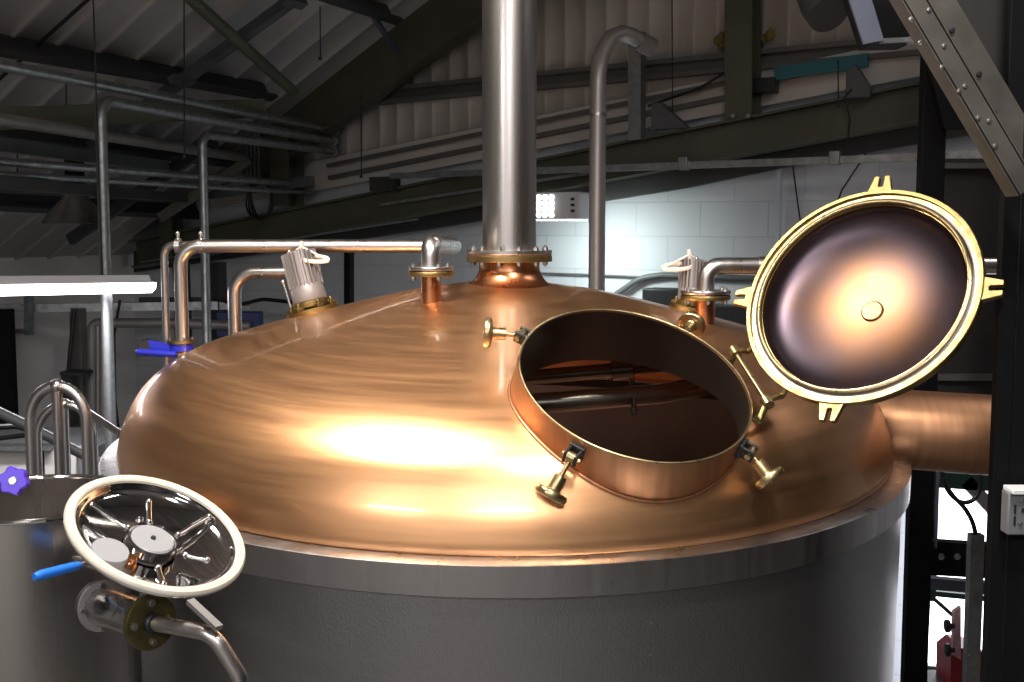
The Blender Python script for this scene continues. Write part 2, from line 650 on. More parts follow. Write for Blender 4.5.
# roof: two ribbed slopes
slopedir = (U + Z * TP).normalized()
ribbed(SW(SL - .1, 0, roofz(SL - .1)), N, slopedir, -ROOFN, WF, (RIDGE_S - SL + .1) * math.sqrt(1 + TP * TP), .30, .05, .018, 'roofsheet', 'ceiling',
       label='underside of the corrugated grey roof sheets')
slopedir2 = (U * -1 + Z * TP).normalized()
n2 = (Z + U * TP).normalized()
ribbed(SW(SR + .1, 0, roofz(SR + .1)), N, slopedir2, -n2, WF, (SR + .1 - RIDGE_S) * math.sqrt(1 + TP * TP), .30, .07, .035, 'roofsheet', 'ceiling_slope')

# ---------------------------------------------------------------- roof steel
def purlin(px0, py0, px1, py1, h, label, ext=0.0, drop=.09, group='dark roof purlins'):
    a, c = PR(px0, py0, drop), PR(px1, py1, drop)
    d = (c - a).normalized()
    a = a - d * 1.2
    c = c + d * ext
    b = B()
    w = .06
    t = .006
    # lipped Z section
    b.prof(a, c, [(-w, h / 2), (0, h / 2), (0, -h / 2 + t), (w - t, -h / 2 + t), (w - t, -h / 2 + .02), (w, -h / 2 + .02), (w, -h / 2),
                  (-t, -h / 2), (-t, h / 2 - t), (-w + t, h / 2 - t), (-w + t, h / 2 - .02), (-w, h / 2 - .02)], ROOFN)
    return tag(b.build('roof_purlin', 'darksteel'), label, 'purlin', group)


purlin(0, 45, 268, 92, .15, 'thick dark roof purlin crossing the upper left corner')
purlin(0, 132, 238, 160, .15, 'dark roof purlin lower down the slope behind the grey service pipes')
purlin(305, -14, 392, 15, .16, 'dark roof purlin meeting the big olive rafter near the top edge')
purlin(0, 202, 200, 212, .14, 'lowest dark roof purlin, just above the eaves at left')

b = B()
a, c = PW(262, 150, .30), PW(470, -4, .30)
d = (c - a)
a2 = a - d * .12
c2 = c + d * 1.0
ibeam(b, a2, c2, .16, .40)
tag(b.build('roof_rafter', 'olive'), 'big olive steel rafter rising steeply to the top edge left of the chimney', 'rafter')

b = B()
ibeam(b, PW(138, 254, .25), PW(1010, 86, .25), .18, .225)
for px in (158, 690, 752):
    p = PW(px, 248 - (px - 158) * .193, .25)
olive_beam = b.build('sloping_beam', 'olive')
tag(olive_beam, 'long olive steel beam sloping up from left to right across the gable', 'beam')
b = B()
bx = [PW(140, 272, .06), PW(420, 231, .06), PW(690, 188, .06), PW(790, 167, .06), PW(1000, 130, .06), PW(1000, 115, .06), PW(690, 160, .06), PW(420, 212, .06), PW(140, 251, .06)]
b.plate(bx, N, .07)
tag(b.build('wall_plate_beam', 'darksteel'), 'dark steel fascia under the long olive beam against the white blockwork', 'beam')
# olive column standing on the sloping beam
b = B()
ibeam(b, PW(743, 119, .25), PW(743, -60, .25), .17, .19, up=N)
o = tag(b.build('steel_column', 'olive'), 'olive steel post standing on the long sloping beam right of the chimney', 'column')
for dx in (-9, 6):
    bb = B(); q = PW(743 + dx, 116, .36); bb.lathe(q, N, [(0, 0), (.014, 0), (.014, .02), (0, .02)], 6)
    bb.build('bolt', 'galv', o)
b = B()
ibeam(b, PW(287, 206, .3), PW(287, 128, .3), .17, .19, up=N)
tag(b.build('steel_column', 'olive'), 'short olive stub column under the foot of the big rafter', 'column')
b = B()
ibeam(b, PW(171, 262, .3), PW(171, 200, .3), .13, .13, up=N)
tag(b.build('steel_column', 'olive'), 'dark olive stub post behind the top of the left vertical pipes', 'column')


def girt(p, q, h, name, label, m='girt', off=.12, lip=True, cat='rail', group=None):
    a, c = PW(p[0], p[1], off), PW(q[0], q[1], off)
    b = B()
    w, t = .07, .006
    hh = h / 2
    b.prof(a, c, [(-w / 2, -hh), (w / 2, -hh), (w / 2, -hh + .03), (w / 2 - t, -hh + .03), (w / 2 - t, -hh + t), (-w / 2 + t, -hh + t), (-w / 2 + t, hh - t),
                  (w / 2 - t, hh - t), (w / 2 - t, hh - .03), (w / 2, hh - .03), (w / 2, hh), (-w / 2, hh)])
    return tag(b.build(name, m), label, cat, group)


girt((330, 101), (925, 44), .12, 'wall_girt', 'upper grey channel rail across the beige cladding')
girt((330, 172), (758, 84), .12, 'wall_girt', 'lower grey channel rail across the beige cladding')
# galvanised conduit tray / rail
b = B()
b.bar(PW(391, 176, .45), PW(1005, 154, .45), .041, .041)
r = b.build('strut_rail', 'galv')
tag(r, 'slim galvanised strut rail running level across the white wall', 'rail')
for px in (684, 835):
    bb = B(); q = PW(px, 176 - (px - 391) * .0358 - 2, .47)
    bb.box(q, U * .03, N * .03, Z * .04)
    bb.build('clamp', 'galv', r, bevel=.004)
# left rails
b = B()
b.bar(PW(142, 262, .38), PW(418, 219, .38), .02, .012)
tag(b.build('strut_rail', 'galv'), 'thin galvanised strip along the underside of the olive beam at left', 'rail')
b = B()
b.bar(PW(536, 205, .45), PW(583, 210, .45), .02, .015)
b.bar(PW(380, 205, .3), PW(596, 172, .3), .03, .02)
tag(b.build('conduit', 'galv'), 'thin pale conduit rising to the right behind the chimney and tall pipe', 'conduit')

# brace tube, angle bars, rods in the roof at left
b = B()
b.tube([PR(165, -25, .25), PR(294, 92, .25)], .036, 14)
tag(b.build('brace_tube', 'olive'), 'round olive brace tube running down to the foot of the big rafter', 'brace')
b = B()
a, c = PR(298, -4, .16), PR(80, 155, .16)
b.prof(a, c, [(-.035, -.03), (.035, -.03), (.035, -.022), (-.027, -.022), (-.027, .03), (-.035, .03)], ROOFN)
o = tag(b.build('angle_brace', 'greyblue'), 'blue grey angle brace slanting down left under the roof purlins', 'brace')
for q in ((294, 2), (182, 80)):
    p = PR(q[0], q[1], .19)
    bb = B(); bb.box(p, N * .09, slopedir * .03, ROOFN * .02); bb.build('bracket', 'greyblue', o)
b = B()
b.tube([PR(92, -4, .05), PR(-6, 84, .05)], .011, 8)
tag(b.build('brace_rod', 'wire'), 'thin dark tie rod crossing the upper left corner of the roof', 'rod')
b = B()
b.prof(P(-10, 119, 6.4), P(262, 108, 8.0), [(-.03, -.06), (.03, -.06), (.03, .06), (-.03, .06)])
tag(b.build('truss_tie', 'olive'), 'level olive tie beam behind the bend of the left vertical pipe', 'beam')
b = B()
b.bar(PR(372, 14, .1), PR(397, 52, .25), .03, .03)
tag(b.build('angle_brace', 'lightplate'), 'short pale strut fixed to the big olive rafter', 'brace')
b = B()
b.bar(P(70, 240, 8.7), P(215, 140, 8.3), .05, .08)
tag(b.build('angle_brace', 'darksteel'), 'dark sloping brace low under the roof behind the left pipes', 'brace')
b = B()
b.bar(P(160, 218, 8.9), P(250, 160, 8.9), .05, .07)
tag(b.build('angle_brace', 'olive'), 'olive sloping brace below the foot of the big rafter', 'brace')
# hanger wires
for i, (px, y0, y1, Y, lab) in enumerate([(66, 52, 165, 7.2, 'thin black hanger rod left of the first tall pipe'),
                                          (184, -6, 158, 6.6, 'long thin black hanger rod passing the olive brace tube'),
                                          (320, 6, 60, 7.6, 'short hanger wire beside the big rafter'),
                                          (17, 136, 180, 7.6, 'short hanger rod at the left edge with a nut at its foot'),
                                          (361, 95, 178, 8.0, 'faint hanger wire left of the chimney before the cladding'),
                                          (672, -4, 112, 7.2, 'thin wire hanging right of the tall bent pipe'),
                                          (838, 60, 108, 6.9, 'thin wire hanging over the white strip at right')]):
    b = B()
    b.tube([P(px, y0, Y), P(px + (.5 if px > 512 else .5), y1, Y)], .004, 6)
    b.cyl(P(px, y1 - 3, Y), P(px, y1, Y), .010, 8)
    tag(b.build('hanger_rod', 'wire'), lab, 'hanger')


# ---------------------------------------------------------------- service pipes at upper left
def hpipe(px0, py0, px1, py1, z, r, m, name, label, cat='pipe', capr=0, extra=None, group=None, flat=False):
    """level run at height z through two picture points"""
    r0, r1 = ray(px0, py0), ray(px1, py1)
    a = CAM + r0 * ((z - CAMZ) / r0.z)
    c = CAM + r1 * ((z - CAMZ) / r1.z)
    return a, c


def run(px0, py0, px1, py1, off1=.15):
    c = PW(px1, py1, off1)
    rc = PR(px1, py1, .12)
    if rc.y < c.y:
        c = P(px1, py1, rc.y - .3)
    a, c = hpipe(px0, py0, px1, py1, c.z, 0, 0, 0, 0)
    return a, c


a, c = run(-20, 61, 333, 130)
b = B(); b.tube([a, c], .028, 16); b.cyl(c - (c - a).normalized() * .02, c + (c - a).normalized() * .03, .045)
tag(b.build('service_pipe', 'galv'), 'topmost of the three grey pipes entering the gable wall, unbent', 'pipe')
a, c = run(100, 100, 333, 141)
dn = V((a.x, a.y, FLZ))
b = B(); b.tube(fillet([c, a, dn], .10), .03, 16); b.cyl(c - (c - a).normalized() * .02, c + (c - a).normalized() * .03, .045)
tag(b.build('service_pipe', 'galv'), 'grey pipe bending down left of the copper dome, passing behind the strip light', 'pipe')
a, c = run(202, 134, 333, 151.5)
dn = V((a.x, a.y, FLZ))
b = B(); b.tube(fillet([c, a, dn], .08), .028, 16); b.cyl(c - (c - a).normalized() * .02, c + (c - a).normalized() * .03, .045)
o = tag(b.build('service_pipe', 'galv'), 'grey pipe bending down behind the left end of the horizontal vapour pipe', 'pipe')
a, c = run(-20, 116, 245, 158)
b = B(); b.tube([a, c], .032, 16)
tag(b.build('service_pipe', 'dullpipe'), 'thick dull grey pipe below the unbent top pipe at left', 'pipe')
a, c = run(-20, 142, 166, 166)
b = B(); b.bar(a, c, .05, .07)
tag(b.build('cable_tray', 'greyblue'), 'blue grey rectangular trunking at left, third from the top', 'trunking')
a, c = run(-20, 160, 312, 185)
b = B(); b.tube([a, c], .022, 12); b.tube([a - Z * .06, c - Z * .06], .016, 12)
tag(b.build('conduit', 'galv'), 'pair of thin galvanised conduits behind the left vertical pipes', 'conduit')
a, c = run(-20, 181, 190, 199)
b = B(); b.bar(a, c, .10, .06)
tag(b.build('cable_tray', 'darksteel'), 'lowest dark cable tray at left below the twin conduits', 'trunking')
b = B(); b.bar(PW(190, 197, .5), PW(312, 181, .5), .06, .07)
tag(b.build('cable_tray', 'greyblue'), 'grey trunking joining the rafter foot to the lower channel rail', 'trunking')
b = B()
for k in range(4):
    b.tube([PW(246 + k * 4, 100, .5), PW(247 + k * 4, 185, .5)], .011, 8)
tag(b.build('conduit', 'greyblue'), 'bundle of four upright conduits beside the rafter foot', 'conduit')
b = B()
cc = PW(262, 200, .55)
for k in range(4):
    pts = []
    for i in range(36):
        t = 2 * PI * i / 36
        pts.append(cc + U * math.cos(t) * (.10 + .006 * k) + Z * math.sin(t) * (.13 + .005 * k) + N * (.012 * k + .01 * math.sin(3 * t + k)))
    b.tube(pts, .0075, 8, closed=True)
tag(b.build('cable_coil', 'rubber'), 'coil of black cable hanging under the trunking at left', 'cable')

# hanging high-bay lamp, dark and off, upper left
p = P(76, 214, 7.6)
t = thing('highbay_lamp', 'dark bell shaped hanging lamp with shiny rim under the left roof', 'lamp', p)
B().lathe(p, Z, [(.02, .20), (.06, .19), (.08, .10), (.17, .0), (.21, -.06), (.20, -.06), (.16, .0), (.07, .09), (0, .1)], 32).build('lamp_shade', 'stainless', t)
B().cyl(p + Z * .19, p + Z * .34, .06, 16).build('gear_case', 'black', t)
B().tube([p + Z * .34, V((p.x, p.y, roofz(U.dot(p)) - .02))], .006, 6).build('cord', 'wire', t)

# ---------------------------------------------------------------- strip light (lit)
a, c = P(-90, 288, 5.2), P(143, 284.5, 6.2)
t = thing('strip_light', 'long lit white strip light hanging at left beside the vertical pipe', 'lamp', (a + c) / 2)
d = (c - a).normalized()
B().prof(a, c, [(-.07, .012), (-.05, .05), (.05, .05), (.07, .012)]).build('housing', 'white', t)
B().prof(a + d * .01, c + d * .03, [(-.07, .012), (-.062, -.022), (-.03, -.042), (.03, -.042), (.062, -.022), (.07, .012)]).build('diffuser', 'tube', t)
for k in (.25, .8):
    q = a.lerp(c, k)
    B().tube([q + Z * .05, V((q.x, q.y, roofz(U.dot(q))))], .004, 6).build('hanger', 'wire', t)

# ---------------------------------------------------------------- LED wall light
cc = PW(558, 206, .62)
t = thing('led_floodlight', 'white boxed floodlight with lit lenses, behind the chimney on the white wall', 'lamp', cc)
B().box(cc + U * .02, U * .17, N * .10, Z * .085).build('housing', 'white', t, bevel=.01)
bb = B()
for i in range(3):
    bb.box(cc + U * .152 + N * .102 + Z * (.04 - i * .036), U * .012, N * .003, Z * .008)
bb.build('vent', 'darkbox', t)
bb = B()
for i in range(4):
    for k in range(4):
        bb.lathe(cc + U * (-.13 + i * .045) + N * .101 + Z * (-.055 + k * .036), N, [(0, 0), (.016, 0), (.012, .006), (0, .008)], 12)
bb.build('lens', 'led', t)
B().box(cc - Z * .088, U * .16, N * .09, Z * .004).build('diffuser', 'led', t)
B().box(cc - N * .3 + Z * .02, U * .03, N * .25, Z * .02).build('bracket', 'galv', t)

# ---------------------------------------------------------------- tall bent pipe and square post
q0, q1, q2 = P(597, 300, 6.3), P(600, 22, 6.3), P(625, 20, 6.5)
base = V((q1.x, q1.y, FLZ))
b = B()
Yp = 6.3
pts = [base, P(598, 90, Yp)] + [P(x, y, Yp + k * .03) for k, (x, y) in enumerate([(598, 75), (600, 60), (605, 47), (612, 37), (622, 33), (632, 36), (642, 42)])]
pts[0] = V((pts[1].x, pts[1].y, FLZ))
b.tube(pts, .043, 24)
o = tag(b.build('overflow_pipe', 'greypipe'), 'tall grey pipe with hooked top standing right of the chimney', 'pipe')
e = pts[-1]
b = B(); dd = (pts[-1] - pts[-2]).normalized(); b.cyl(e - dd * .02, e + dd * .07, .052); b.build('coupling', 'dullpipe', o)
b = B(); b.cyl(P(598, 116, Yp), P(598, 113, Yp), .046); b.build('collar', 'stainless', o)
b = B()
bt = PW(637, 140, .35)
b.bar(bt, P(637, 42, bt.y), .085, .085, up=N)
tag(b.build('square_post', 'galv'), 'square steel post on the olive beam under the hooked pipe end', 'post')

# fittings on the gable at right
b = B(); b.bar(PW(775, 74, .2), PW(868, 60, .2), .03, .08)
tag(b.build('wall_strip', 'teal'), 'teal strip at the foot of the cladding right of the olive post', 'strip')
b = B(); b.box(PW(764, 86, .2), U * .08, N * .05, Z * .045)
tag(b.build('junction_box', 'darkbox', bevel=.006), 'small dark junction box beside the teal strip', 'box')
for (px, py) in ((726, 38), (764, 36)):
    b = B()
    c0_ = PW(px, py, .14)
    for i in range(7):
        b.sphere(c0_ + U * random.uniform(-.05, .05) + Z * random.uniform(-.04, .03) + N * random.uniform(-.02, .02), random.uniform(.015, .035), 10)
    tag(b.build('foam_filler', 'yellow'), 'lump of yellow foam filler %s the olive post' % ('left of' if px < 740 else 'right of'), 'foam')
b = B()
q = PW(858, 85, .3)
b.plate([q + U * -.05 + Z * .08, q + U * 0 + Z * .11, q + U * .09 + Z * -.03, q + U * .09 - Z * .08, q - U * .05 - Z * .08], N, .09)
tag(b.build('floodlight_bracket', 'greyblue', bevel=.006), 'small grey bracket box on top of the olive beam at right', 'bracket')
b = B()
b.tube(fillet([PW(853, 88, .38), PW(845, 96, .42), PW(850, 120, .42), PW(847, 144, .42)], .04), .006, 8)
tag(b.build('hanging_cable', 'wire'), 'thin dark cable looping over the olive beam below the bracket box', 'cable')
b = B(); b.tube([PW(648, 106, .2), PW(700, 88, .22), PW(742, 62, .2)], .009, 8)
tag(b.build('hanging_cable', 'wire'), 'black cable slanting up to the olive post across the lower channel rail', 'cable')
b = B()
q = PW(668, 120, .3)
b.plate([q + U * -.08 + Z * .1, q + U * -.02 + Z * .1, q + U * .16 - Z * .06, q - U * .08 - Z * .06], N, .08)
tag(b.build('beam_bracket', 'greyblue'), 'blue grey gusset on top of the olive beam left of the post', 'bracket')
b = B()
q = PW(385, 184, .35)
b.box(q, U * .10, N * .05, Z * .05)
tag(b.build('beam_bracket', 'darksteel'), 'dark bracket on the olive beam left of the chimney', 'bracket')

# cables on the white wall behind the dome
b = B(); b.tube(fillet([PW(608, 300, .05), PW(640, 278, .05), PW(662, 275, .05), PW(740, 278, .05), PW(800, 280, .05)], .3), .02, 10)
tag(b.build('wall_conduit', 'greycable'), 'grey cable curving up the white wall behind the right sight lamp', 'cable')
b = B(); b.tube([PW(535, 273, .03), PW(596, 275, .03), PW(640, 277, .03)], .007, 8)
tag(b.build('wall_conduit', 'greycable'), 'thin grey cable along the white wall right of the chimney flange', 'cable')
b = B(); b.box(PW(672, 300, .12), U * .17, N * .10, Z * .075)
tag(b.build('wall_box', 'darkbox', bevel=.008), 'black box on the white wall behind the right sight lamp', 'box')
b = B(); b.box(PW(745, 320, .12), U * .32, N * .10, Z * .09)
tag(b.build('wall_box', 'darkbox', bevel=.008), 'black wall box right of the right copper stub pipe', 'box')
b = B(); b.tube([PW(878, 135, .1), PW(842, 190, .1), PW(838, 200, .1)], .005, 6); b.tube([PW(792, 160, .06), PW(798, 205, .06), PW(802, 232, .06)], .005, 6)
tag(b.build('hanging_cable', 'wire'), 'pair of thin loose cables hanging on the white wall above the open lid', 'cable')
b = B(); b.box(PW(778, 235, .05), U * .012, N * .03, Z * .42)
struct('trim_2', b, 'block', label='vertical joint strip in the white blockwork')

# ---------------------------------------------------------------- services on the left wall
b = B(); b.tube([P(-30, 264, 9.6), P(40, 262, 9.5), P(205, 255, 9.0)], .03, 10)
b = B(); b.bar(P(-40, 309, 8.6), P(250, 305, 8.9), .05, .06)
tag(b.build('cable_tray', 'galv'), 'long level galvanised tray on the left wall under the strip light', 'trunking')
b = B(); b.tube(fillet([P(93, 450, 8.5), P(92, 323, 8.5), P(170, 323, 8.5), P(250, 326, 8.5)], .05), .035, 12)
tag(b.build('wall_pipe', 'dullpipe'), 'grey wall pipe turning a corner below the long level tray', 'pipe')
b = B(); b.tube(fillet([P(120, 300, 8.6), P(114, 335, 8.6), P(115, 400, 8.6), P(119, 432, 8.6)], .2), .011, 8)
tag(b.build('hanging_cable', 'rubber'), 'black cable hanging down the left wall right of the vertical pipe', 'cable')
b = B(); b.tube(fillet([P(74, 311, 8.6), P(70, 350, 8.6), P(67, 385, 8.6), P(66, 430, 8.6), P(72, 455, 8.6)], .2), .014, 8)
tag(b.build('hanging_cable', 'rubber'), 'black cable hanging left of the grey wall trunking', 'cable')
b = B(); b.bar(P(80, 455, 8.7), P(78, 308, 8.7), .10, .07, up=N)
b.bar(P(87, 455, 8.7), P(85, 330, 8.7), .03, .05, up=N)
tag(b.build('wall_trunking', 'girt'), 'upright grey trunking on the left wall above the hooped handrails', 'trunking')
b = B(); b.bar(P(65, 372, 8.3), P(88, 373, 8.3), .2, .025); b.box(P(70, 400, 8.3), V((.035, 0, 0)), V((0, .06, 0)), Z * .18)
tag(b.build('wall_shelf', 'darkbox'), 'small dark shelf bracket on the upright grey trunking', 'shelf')
b = B(); b.tube([P(103, 460, 8.4), P(103, 320, 8.4)], .026, 10); b.tube([P(98, 460, 8.4), P(98, 326, 8.4)], .02, 10)
tag(b.build('wall_pipe', 'dullpipe'), 'pair of thin upright grey pipes just left of the tall vertical pipe', 'pipe')
b = B(); b.bar(P(29, 290, 8.6), P(29, 335, 8.6), .05, .05, up=N); b.bar(P(17, 331, 8.6), P(31, 332, 8.6), .05, .03)
tag(b.build('wall_bracket', 'galv'), 'small galvanised bracket on the left wall above the dark doorway', 'bracket')
b = B(); b.bar(P(184, 350, 8.9), P(181, 262, 8.9), .09, .09, up=N)
tag(b.build('wall_post', 'darksteel'), 'dark upright post seen right of the twin left pipes', 'post')
b = B(); b.bar(P(219, 350, 8.9), P(217, 262, 8.9), .10, .09, up=N)
tag(b.build('wall_post', 'darksteel'), 'dark upright post seen right of the galvanised vertical pipe', 'post')
b = B(); b.bar(P(349, 320, 7.4), P(349, 245, 7.4), .045, .045, up=N)
tag(b.build('wall_post', 'black'), 'thin black upright post seen below the horizontal vapour pipe', 'post')
b = B(); b.box(P(240, 324, 8.6), V((.16, 0, 0)), V((0, .05, 0)), Z * .09)
tag(b.build('wall_panel', 'bluesign', bevel=.006), 'navy blue panel on the wall just behind the dome edge', 'panel')
b = B(); b.tube(fillet([P(212, 298, 8.7), P(240, 305, 8.7), P(262, 299, 8.7), P(300, 303, 8.6)], .2), .014, 8)
tag(b.build('hanging_cable', 'rubber'), 'black cable strung along the wall behind the left sight lamp', 'cable')
b = B(); b.bar(P(205, 300, 9.0), P(140, 300, 9.0), .06, .04)
tag(b.build('cable_tray', 'darksteel'), 'short dark tray on the wall behind the twin left pipes', 'trunking')
# dark doorway at left edge
b = B()
dc = P(-14, 375, 8.3)
b.box(dc, V((.20, 0, 0)), V((0, .04, 0)), Z * .46)
o = b.build('door_1', 'black')
o['kind'] = 'structure'; o['label'] = 'dark door panel at the left edge'

# equipment seen low at left: grey cabinets, sloping pipes
t = P(28, 440, 6.4)
t0 = thing('machine_cabinet', 'low grey machine cabinet with a drawer front behind the steel hoops', 'cabinet', V((t.x, t.y, FLZ)))
B().box(V((t.x - .05, t.y + .3, (t.z + FLZ) / 2 - .03)), V((.42, 0, 0)), V((0, .3, 0)), Z * ((t.z - FLZ) / 2)).build('body', 'greycab', t0, bevel=.01)
for k, (px, py, w, h) in enumerate(((22, 462, .13, .07), (58, 462, .10, .07))):
    q = P(px, py, 6.38); B().box(q, V((w, 0, 0)), V((0, .012, 0)), Z * h).build('door', 'plainwall', t0, bevel=.004)
B().box(P(15, 447, 6.35), V((.2, 0, 0)), V((0, .05, 0)), Z * .012).build('rail', 'galv', t0)
b = B(); b.tube([P(-12, 407, 5.0), P(30, 427, 5.0), P(86, 456, 5.0), P(118, 472, 5.0)], .022, 14)
tag(b.build('sloping_pipe', 'greyblue'), 'blue grey pipe sloping down right behind the steel hoops', 'pipe')
b = B(); b.tube(fillet([P(-15, 428, 5.6), P(18, 426, 5.6), P(34, 432, 5.6)], .1), .014, 10); b.tube([P(-15, 440, 5.6), P(34, 434, 5.6)], .012, 10)
tag(b.build('hose', 'rubber'), 'black hose lying on the grey machine at the left edge', 'hose')

# handrail hoops
def hoop(xl, xr, ytop, xm, Y, r, label, group=None):
    t = thing('handrail_hoop', label, 'handrail', V((P(xm, 470, Y).x, P(xm, 470, Y).y, FLZ)), group)
    L_, R_ = P(xl, 470, Y), P(xr, 470, Y)
    top = P(xm, ytop, Y).z
    L_.z = FLZ; R_.z = FLZ
    ctr = (L_ + R_) / 2
    hw = (R_ - L_) / 2
    pts = [L_]
    for i in range(17):
        a = PI - PI * i / 16
        pts.append(V((ctr.x, ctr.y, top - hw.length * 1.25)) + hw * math.cos(a) + Z * math.sin(a) * hw.length * 1.25)
    pts.append(R_)
    B().tube(pts, r, 18).build('hoop', 'brushed', t)
    B().tube([V((ctr.x, ctr.y, FLZ)), V((ctr.x, ctr.y, top))], r * .95, 18).build('post', 'brushed', t)
    B().sphere(V((ctr.x, ctr.y, top)), r * 1.35).build('weld_ball', 'stainless', t)
    return t


hoop(32, 88, 386, 49, 4.15, .019, 'front stainless hoop handrail with a ball joint, left of the copper dome')
hoop(39, 95, 404, 72, 4.75, .0165, 'rear stainless hoop handrail, smaller and half hidden by the front one')
b = B(); b.tube([P(88, 412, 4.75), P(124, 436, 4.6)], .014, 12)
tag(b.build('handrail_bar', 'brushed'), 'short sloping handrail bar disappearing behind the copper dome', 'handrail')

# ---------------------------------------------------------------- THE TANK
TC = V((-.0211, 3.9964, .9327))
TAX = V((.004, -.0499, .9987)).normalized()
TILT = V((0, 0, 1)).rotation_difference(TAX).to_matrix()
CX, CY, ZR = -.019, 3.97, .9327


def TL(p):                       # local (dome) -> world
    return TC + TILT @ V(p)


def TI(p):                       # world -> local
    return TILT.inverted() @ (V(p) - TC)


KP = [(1.235, 0.0), (1.2444, 0.0103), (1.2454, 0.0395), (1.2244, 0.1164), (1.1644, 0.2174), (1.05, 0.2971), (0.85, 0.3642), (0.6, 0.4299), (0.35, 0.4903), (0.2, 0.5154), (0.125, 0.5273)]


def spline(K, n=8):
    K = [V(k) for k in K]
    E_ = [K[0] * 2 - K[1]] + K + [K[-1] * 2 - K[-2]]
    out = []
    for i in range(len(K) - 1):
        a, b_, c, d_ = E_[i:i + 4]
        for k in range(n):
            t = k / n
            out.append(.5 * (2 * b_ + (c - a) * t + (2 * a - 5 * b_ + 4 * c - d_) * t * t + (3 * b_ - a - 3 * c + d_) * t ** 3))
    out.append(K[-1])
    return out


DP = spline([(k[0], k[1]) for k in KP], 10)


def drad(z):
    if z <= 0:
        return DP[0].x
    for i in range(len(DP) - 1):
        if DP[i].y <= z <= DP[i + 1].y:
            t = (z - DP[i].y) / max(1e-9, DP[i + 1].y - DP[i].y)
            return DP[i].x + (DP[i + 1].x - DP[i].x) * t
    return 0


def inside(p):
    q = TI(p)
    if q.z > .5273:
        return False
    return math.hypot(q.x, q.y) < drad(q.z)


def hit(o, d, tmax=8, step=.01):
    t = 0
    while t < tmax:
        if inside(o + d * t):
            lo, hi = t - step, t
            for _ in range(25):
                m_ = (lo + hi) / 2
                if inside(o + d * m_):
                    hi = m_
                else:
                    lo = m_
            return o + d * hi
        t += step
    return None


def HD(px, py):
    for k in range(12):
        h = hit(CAM + ray(px, py) * 1.5, ray(px, py).normalized())
        if h is not None:
            return h
        py += 1
    raise ValueError('no dome hit %s %s' % (px, py))


def dnorm(p):
    q = TI(p)
    e = .004
    r1, r2 = drad(q.z - e), drad(q.z + e)
    rr = math.hypot(q.x, q.y)
    dr, dz = (r2 - r1), 2 * e
    if r2 == 0:
        return Z.copy()
    nn = V((q.x / rr * dz, q.y / rr * dz, -dr)).normalized()
    return (TILT @ nn).normalized()


tank = thing('copper_still', 'large copper domed brewing vessel on a grey steel clad body, in the middle', 'vessel', V((CX, CY, FLZ)))
TF = Matrix.Translation(TC) @ TILT.to_4x4()

# opening (manway) frame
OC = V((.3135, 3.012, 1.2575))
ON = V((.193, -.506, .84)).normalized()
OR = .303
LN = V((-.558, -.654, .511)).normalized()
H = ON.cross(LN).normalized()
OX = -(ON.cross(H)).normalized()     # away from the hinge
OY = H


def OP(ang, r, z):
    a = math.radians(ang)
    return OC + (OX * math.cos(a) + OY * math.sin(a)) * r + ON * z


def cutter(c, ax, r, h0, h1):
    b = B()
    b.lathe(c, ax, [(0, h0), (r, h0), (r, h1), (0, h1)], 96)
    bmesh.ops.remove_doubles(b.bm, verts=b.bm.verts, dist=1e-6)
    bmesh.ops.recalc_face_normals(b.bm, faces=b.bm.faces)
    me = bpy.data.meshes.new('cut')
    b.bm.to_mesh(me); b.bm.free()
    o = bpy.data.objects.new('cut', me)
    COL.objects.link(o)
    return o


def boolcut(o, cuts):
    for c in cuts:
        md = o.modifiers.new('cut', 'BOOLEAN')
        md.operation = 'DIFFERENCE'; md.solver = 'EXACT'; md.object = c
    bpy.context.view_layer.update()
    dg = bpy.context.evaluated_depsgraph_get()
    me = bpy.data.meshes.new_from_object(o.evaluated_get(dg))
    o.modifiers.clear()
    old = o.data
    o.data = me
    bpy.data.meshes.remove(old)
    for c in cuts:
        m_ = c.data
        bpy.data.objects.remove(c)
        bpy.data.meshes.remove(m_)


# dome shell (outer and inner skins)
b = B()
outer = [(p.x, p.y) for p in DP]
inner = [(p.x - .012 * (1 if p.y < .2 else .6), p.y - (.012 if p.y > .06 else 0)) for p in reversed(DP)]
b.lathe(TC, TAX, outer + inner + [outer[0]], 256, x=V((1, 0, 0)))
dome = b.build('dome', 'dome', tank, frame=TF, weld=True, sharp=60)
boolcut(dome, [cutter(OC, ON, OR - .001, -.33, .3)])
for pgn in dome.data.polygons:
    pgn.use_smooth = True
dome.data.set_sharp_from_angle(angle=math.radians(50))

# collar of the manway
b = B()
NS = 120
vs = []
weld = []
liner = []
for k in range(NS):
    a = 360 * k / NS
    top = OP(a, OR, 0)
    h = hit(top, -ON, .5, .004)
    L_ = (h - top).length if h else .16
    weld.append(OP(a, OR + .003, -L_))
    liner += [OP(a, OR - .0045, -.004), OP(a, OR - .0045, -L_ - .034), OP(a, OR - .0065, -L_ - .034), OP(a, OR - .0065, -.004)]
    for (r, z) in ((OR + .001, 0), (OR + .001, -L_ - .012), (OR - .005, -L_ - .03), (OR - .005, 0)):
        vs.append(OP(a, r, z))
fs = []
for k in range(NS):
    l = (k + 1) % NS
    for j in range(4):
        m_ = (j + 1) % 4
        fs.append((k * 4 + j, l * 4 + j, l * 4 + m_, k * 4 + m_))
b.add(vs, fs, True)
b.build('manway_collar', 'copperduct', tank)
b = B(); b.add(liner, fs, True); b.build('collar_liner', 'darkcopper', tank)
B().tube([w for w in weld], .0045, 8, closed=True).build('weld_bead', 'copperduct', tank)
B().tube([OP(360 * k / NS, OR - .002, .0) for k in range(NS)], .0035, 8, closed=True).build('manway_lip', 'oldbrass', tank)

